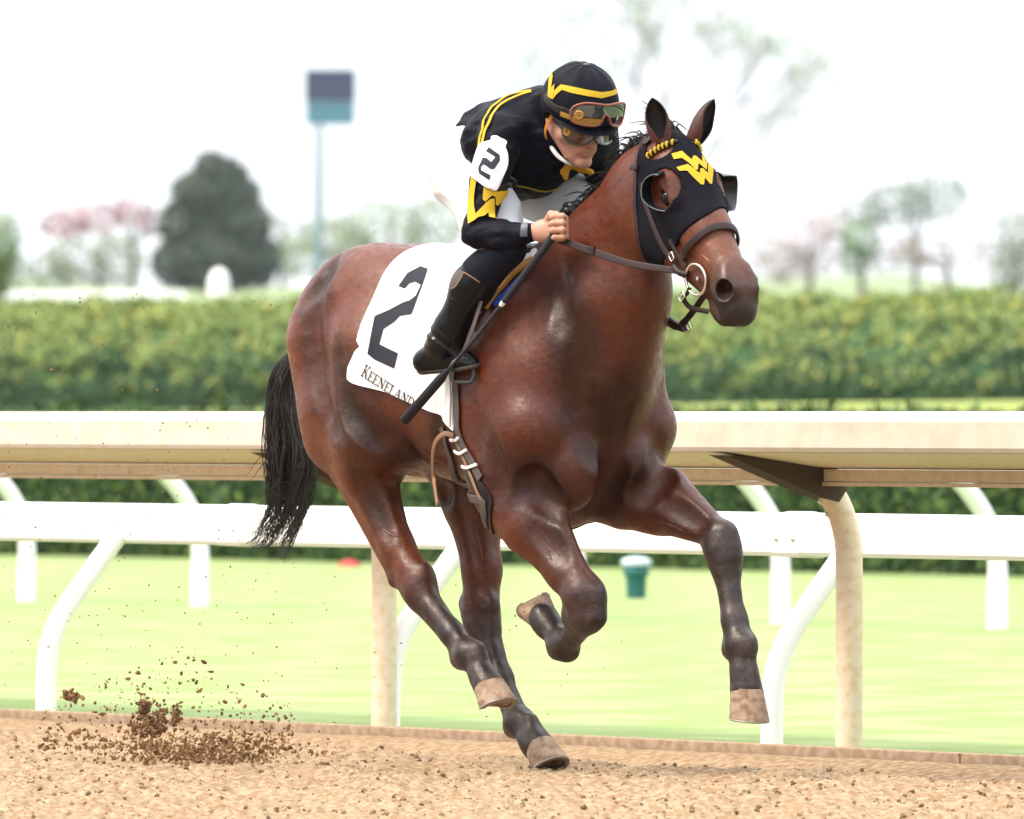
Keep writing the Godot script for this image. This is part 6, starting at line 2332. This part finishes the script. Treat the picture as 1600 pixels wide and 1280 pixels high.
	M.turf = mat(Color.WHITE, 0.9, 0.2)
	M.turf.albedo_texture = noise_tex(0.012, 4, 12, 512, ramp2(lin(0.185, 0.252, 0.092), lin(0.232, 0.284, 0.132), 0.3, 0.7))
	triplanar(M.turf, 0.22)
	M.dirt = mat(Color.WHITE, 0.95, 0.15)
	M.dirt.albedo_texture = noise_tex(0.03, 5, 13, 1024, ramp2(lin(0.190, 0.122, 0.070), lin(0.315, 0.236, 0.158), 0.3, 0.7))
	triplanar(M.dirt, 0.7)
	M.clod = mat(Color.WHITE, 0.95, 0.1)
	M.clod.vertex_color_use_as_albedo = true
	M.board = mat(Color.WHITE, 0.85, 0.2)
	M.board.albedo_texture = noise_tex(0.05, 4, 14, 256, ramp2(lin(0.24, 0.165, 0.11), lin(0.36, 0.27, 0.20)))
	triplanar(M.board, 1.5)
	M.rail_cream = mat(Color.WHITE, 0.55, 0.35)
	M.rail_cream.albedo_texture = noise_tex(0.02, 5, 15, 512, ramp2(lin(0.44, 0.38, 0.30), lin(0.51, 0.465, 0.395), 0.1, 0.6))
	triplanar(M.rail_cream, 0.9)
	M.post_cream = mat(Color.WHITE, 0.5, 0.35)
	M.post_cream.albedo_texture = noise_tex(0.03, 5, 16, 512, ramp2(lin(0.56, 0.45, 0.30), lin(0.64, 0.56, 0.43), 0.2, 0.55))
	triplanar(M.post_cream, 1.3)
	M.bracket = mat(lin(0.07, 0.052, 0.040), 0.8, 0.2)
	M.white_rail = mat(lin(0.80, 0.81, 0.83), 0.4, 0.4)
	M.hedge_core = mat(lin(0.034, 0.068, 0.032), 1.0, 0.0)
	M.leaf = mat(Color.WHITE, 0.6, 0.3)
	M.leaf.vertex_color_use_as_albedo = true
	M.leaf.backlight_enabled = true
	M.leaf.backlight = Color(0.35, 0.4, 0.2)
	M.blade = mat(Color.WHITE, 0.7, 0.25)
	M.blade.vertex_color_use_as_albedo = true
	M.blade.backlight_enabled = true
	M.blade.backlight = Color(0.4, 0.45, 0.2)
	M.bank = mat(lin(0.19, 0.23, 0.06), 0.9, 0.2)
	M.bark = mat(lin(0.09, 0.075, 0.065), 0.9, 0.1)
	M.bark_pale = mat(lin(0.22, 0.20, 0.18), 0.9, 0.1)
	M.teal_panel = mat(lin(0.07, 0.17, 0.24), 0.6, 0.3)
	M.dusk_panel = mat(lin(0.04, 0.05, 0.10), 0.6, 0.3)
	M.pole = mat(lin(0.16, 0.22, 0.26), 0.6, 0.3)
	M.green_plastic = mat(lin(0.012, 0.10, 0.09), 0.5, 0.4)
	M.pale_lid = mat(lin(0.42, 0.52, 0.54), 0.5, 0.4)
	M.red_plastic = mat(lin(0.42, 0.03, 0.03), 0.5, 0.4)
	M.hair = mat(lin(0.0085, 0.0055, 0.0052), 0.45, 0.28)

func _ready() -> void:
	t_start = Time.get_ticks_msec()
	rng.seed = 20240
	camera_and_light()
	materials()
	build_ground()
	build_rails()
	build_backdrop()
	build_grass()
	print("setting ", Time.get_ticks_msec() - t_start)
	build_horse()
	build_hood()
	build_bridle()
	build_reins()
	build_cloth()
	build_saddle()
	build_girth()
	build_whip()
	build_jockey()
	print("tack ", Time.get_ticks_msec() - t_start)
	print("done ", Time.get_ticks_msec() - t_start)
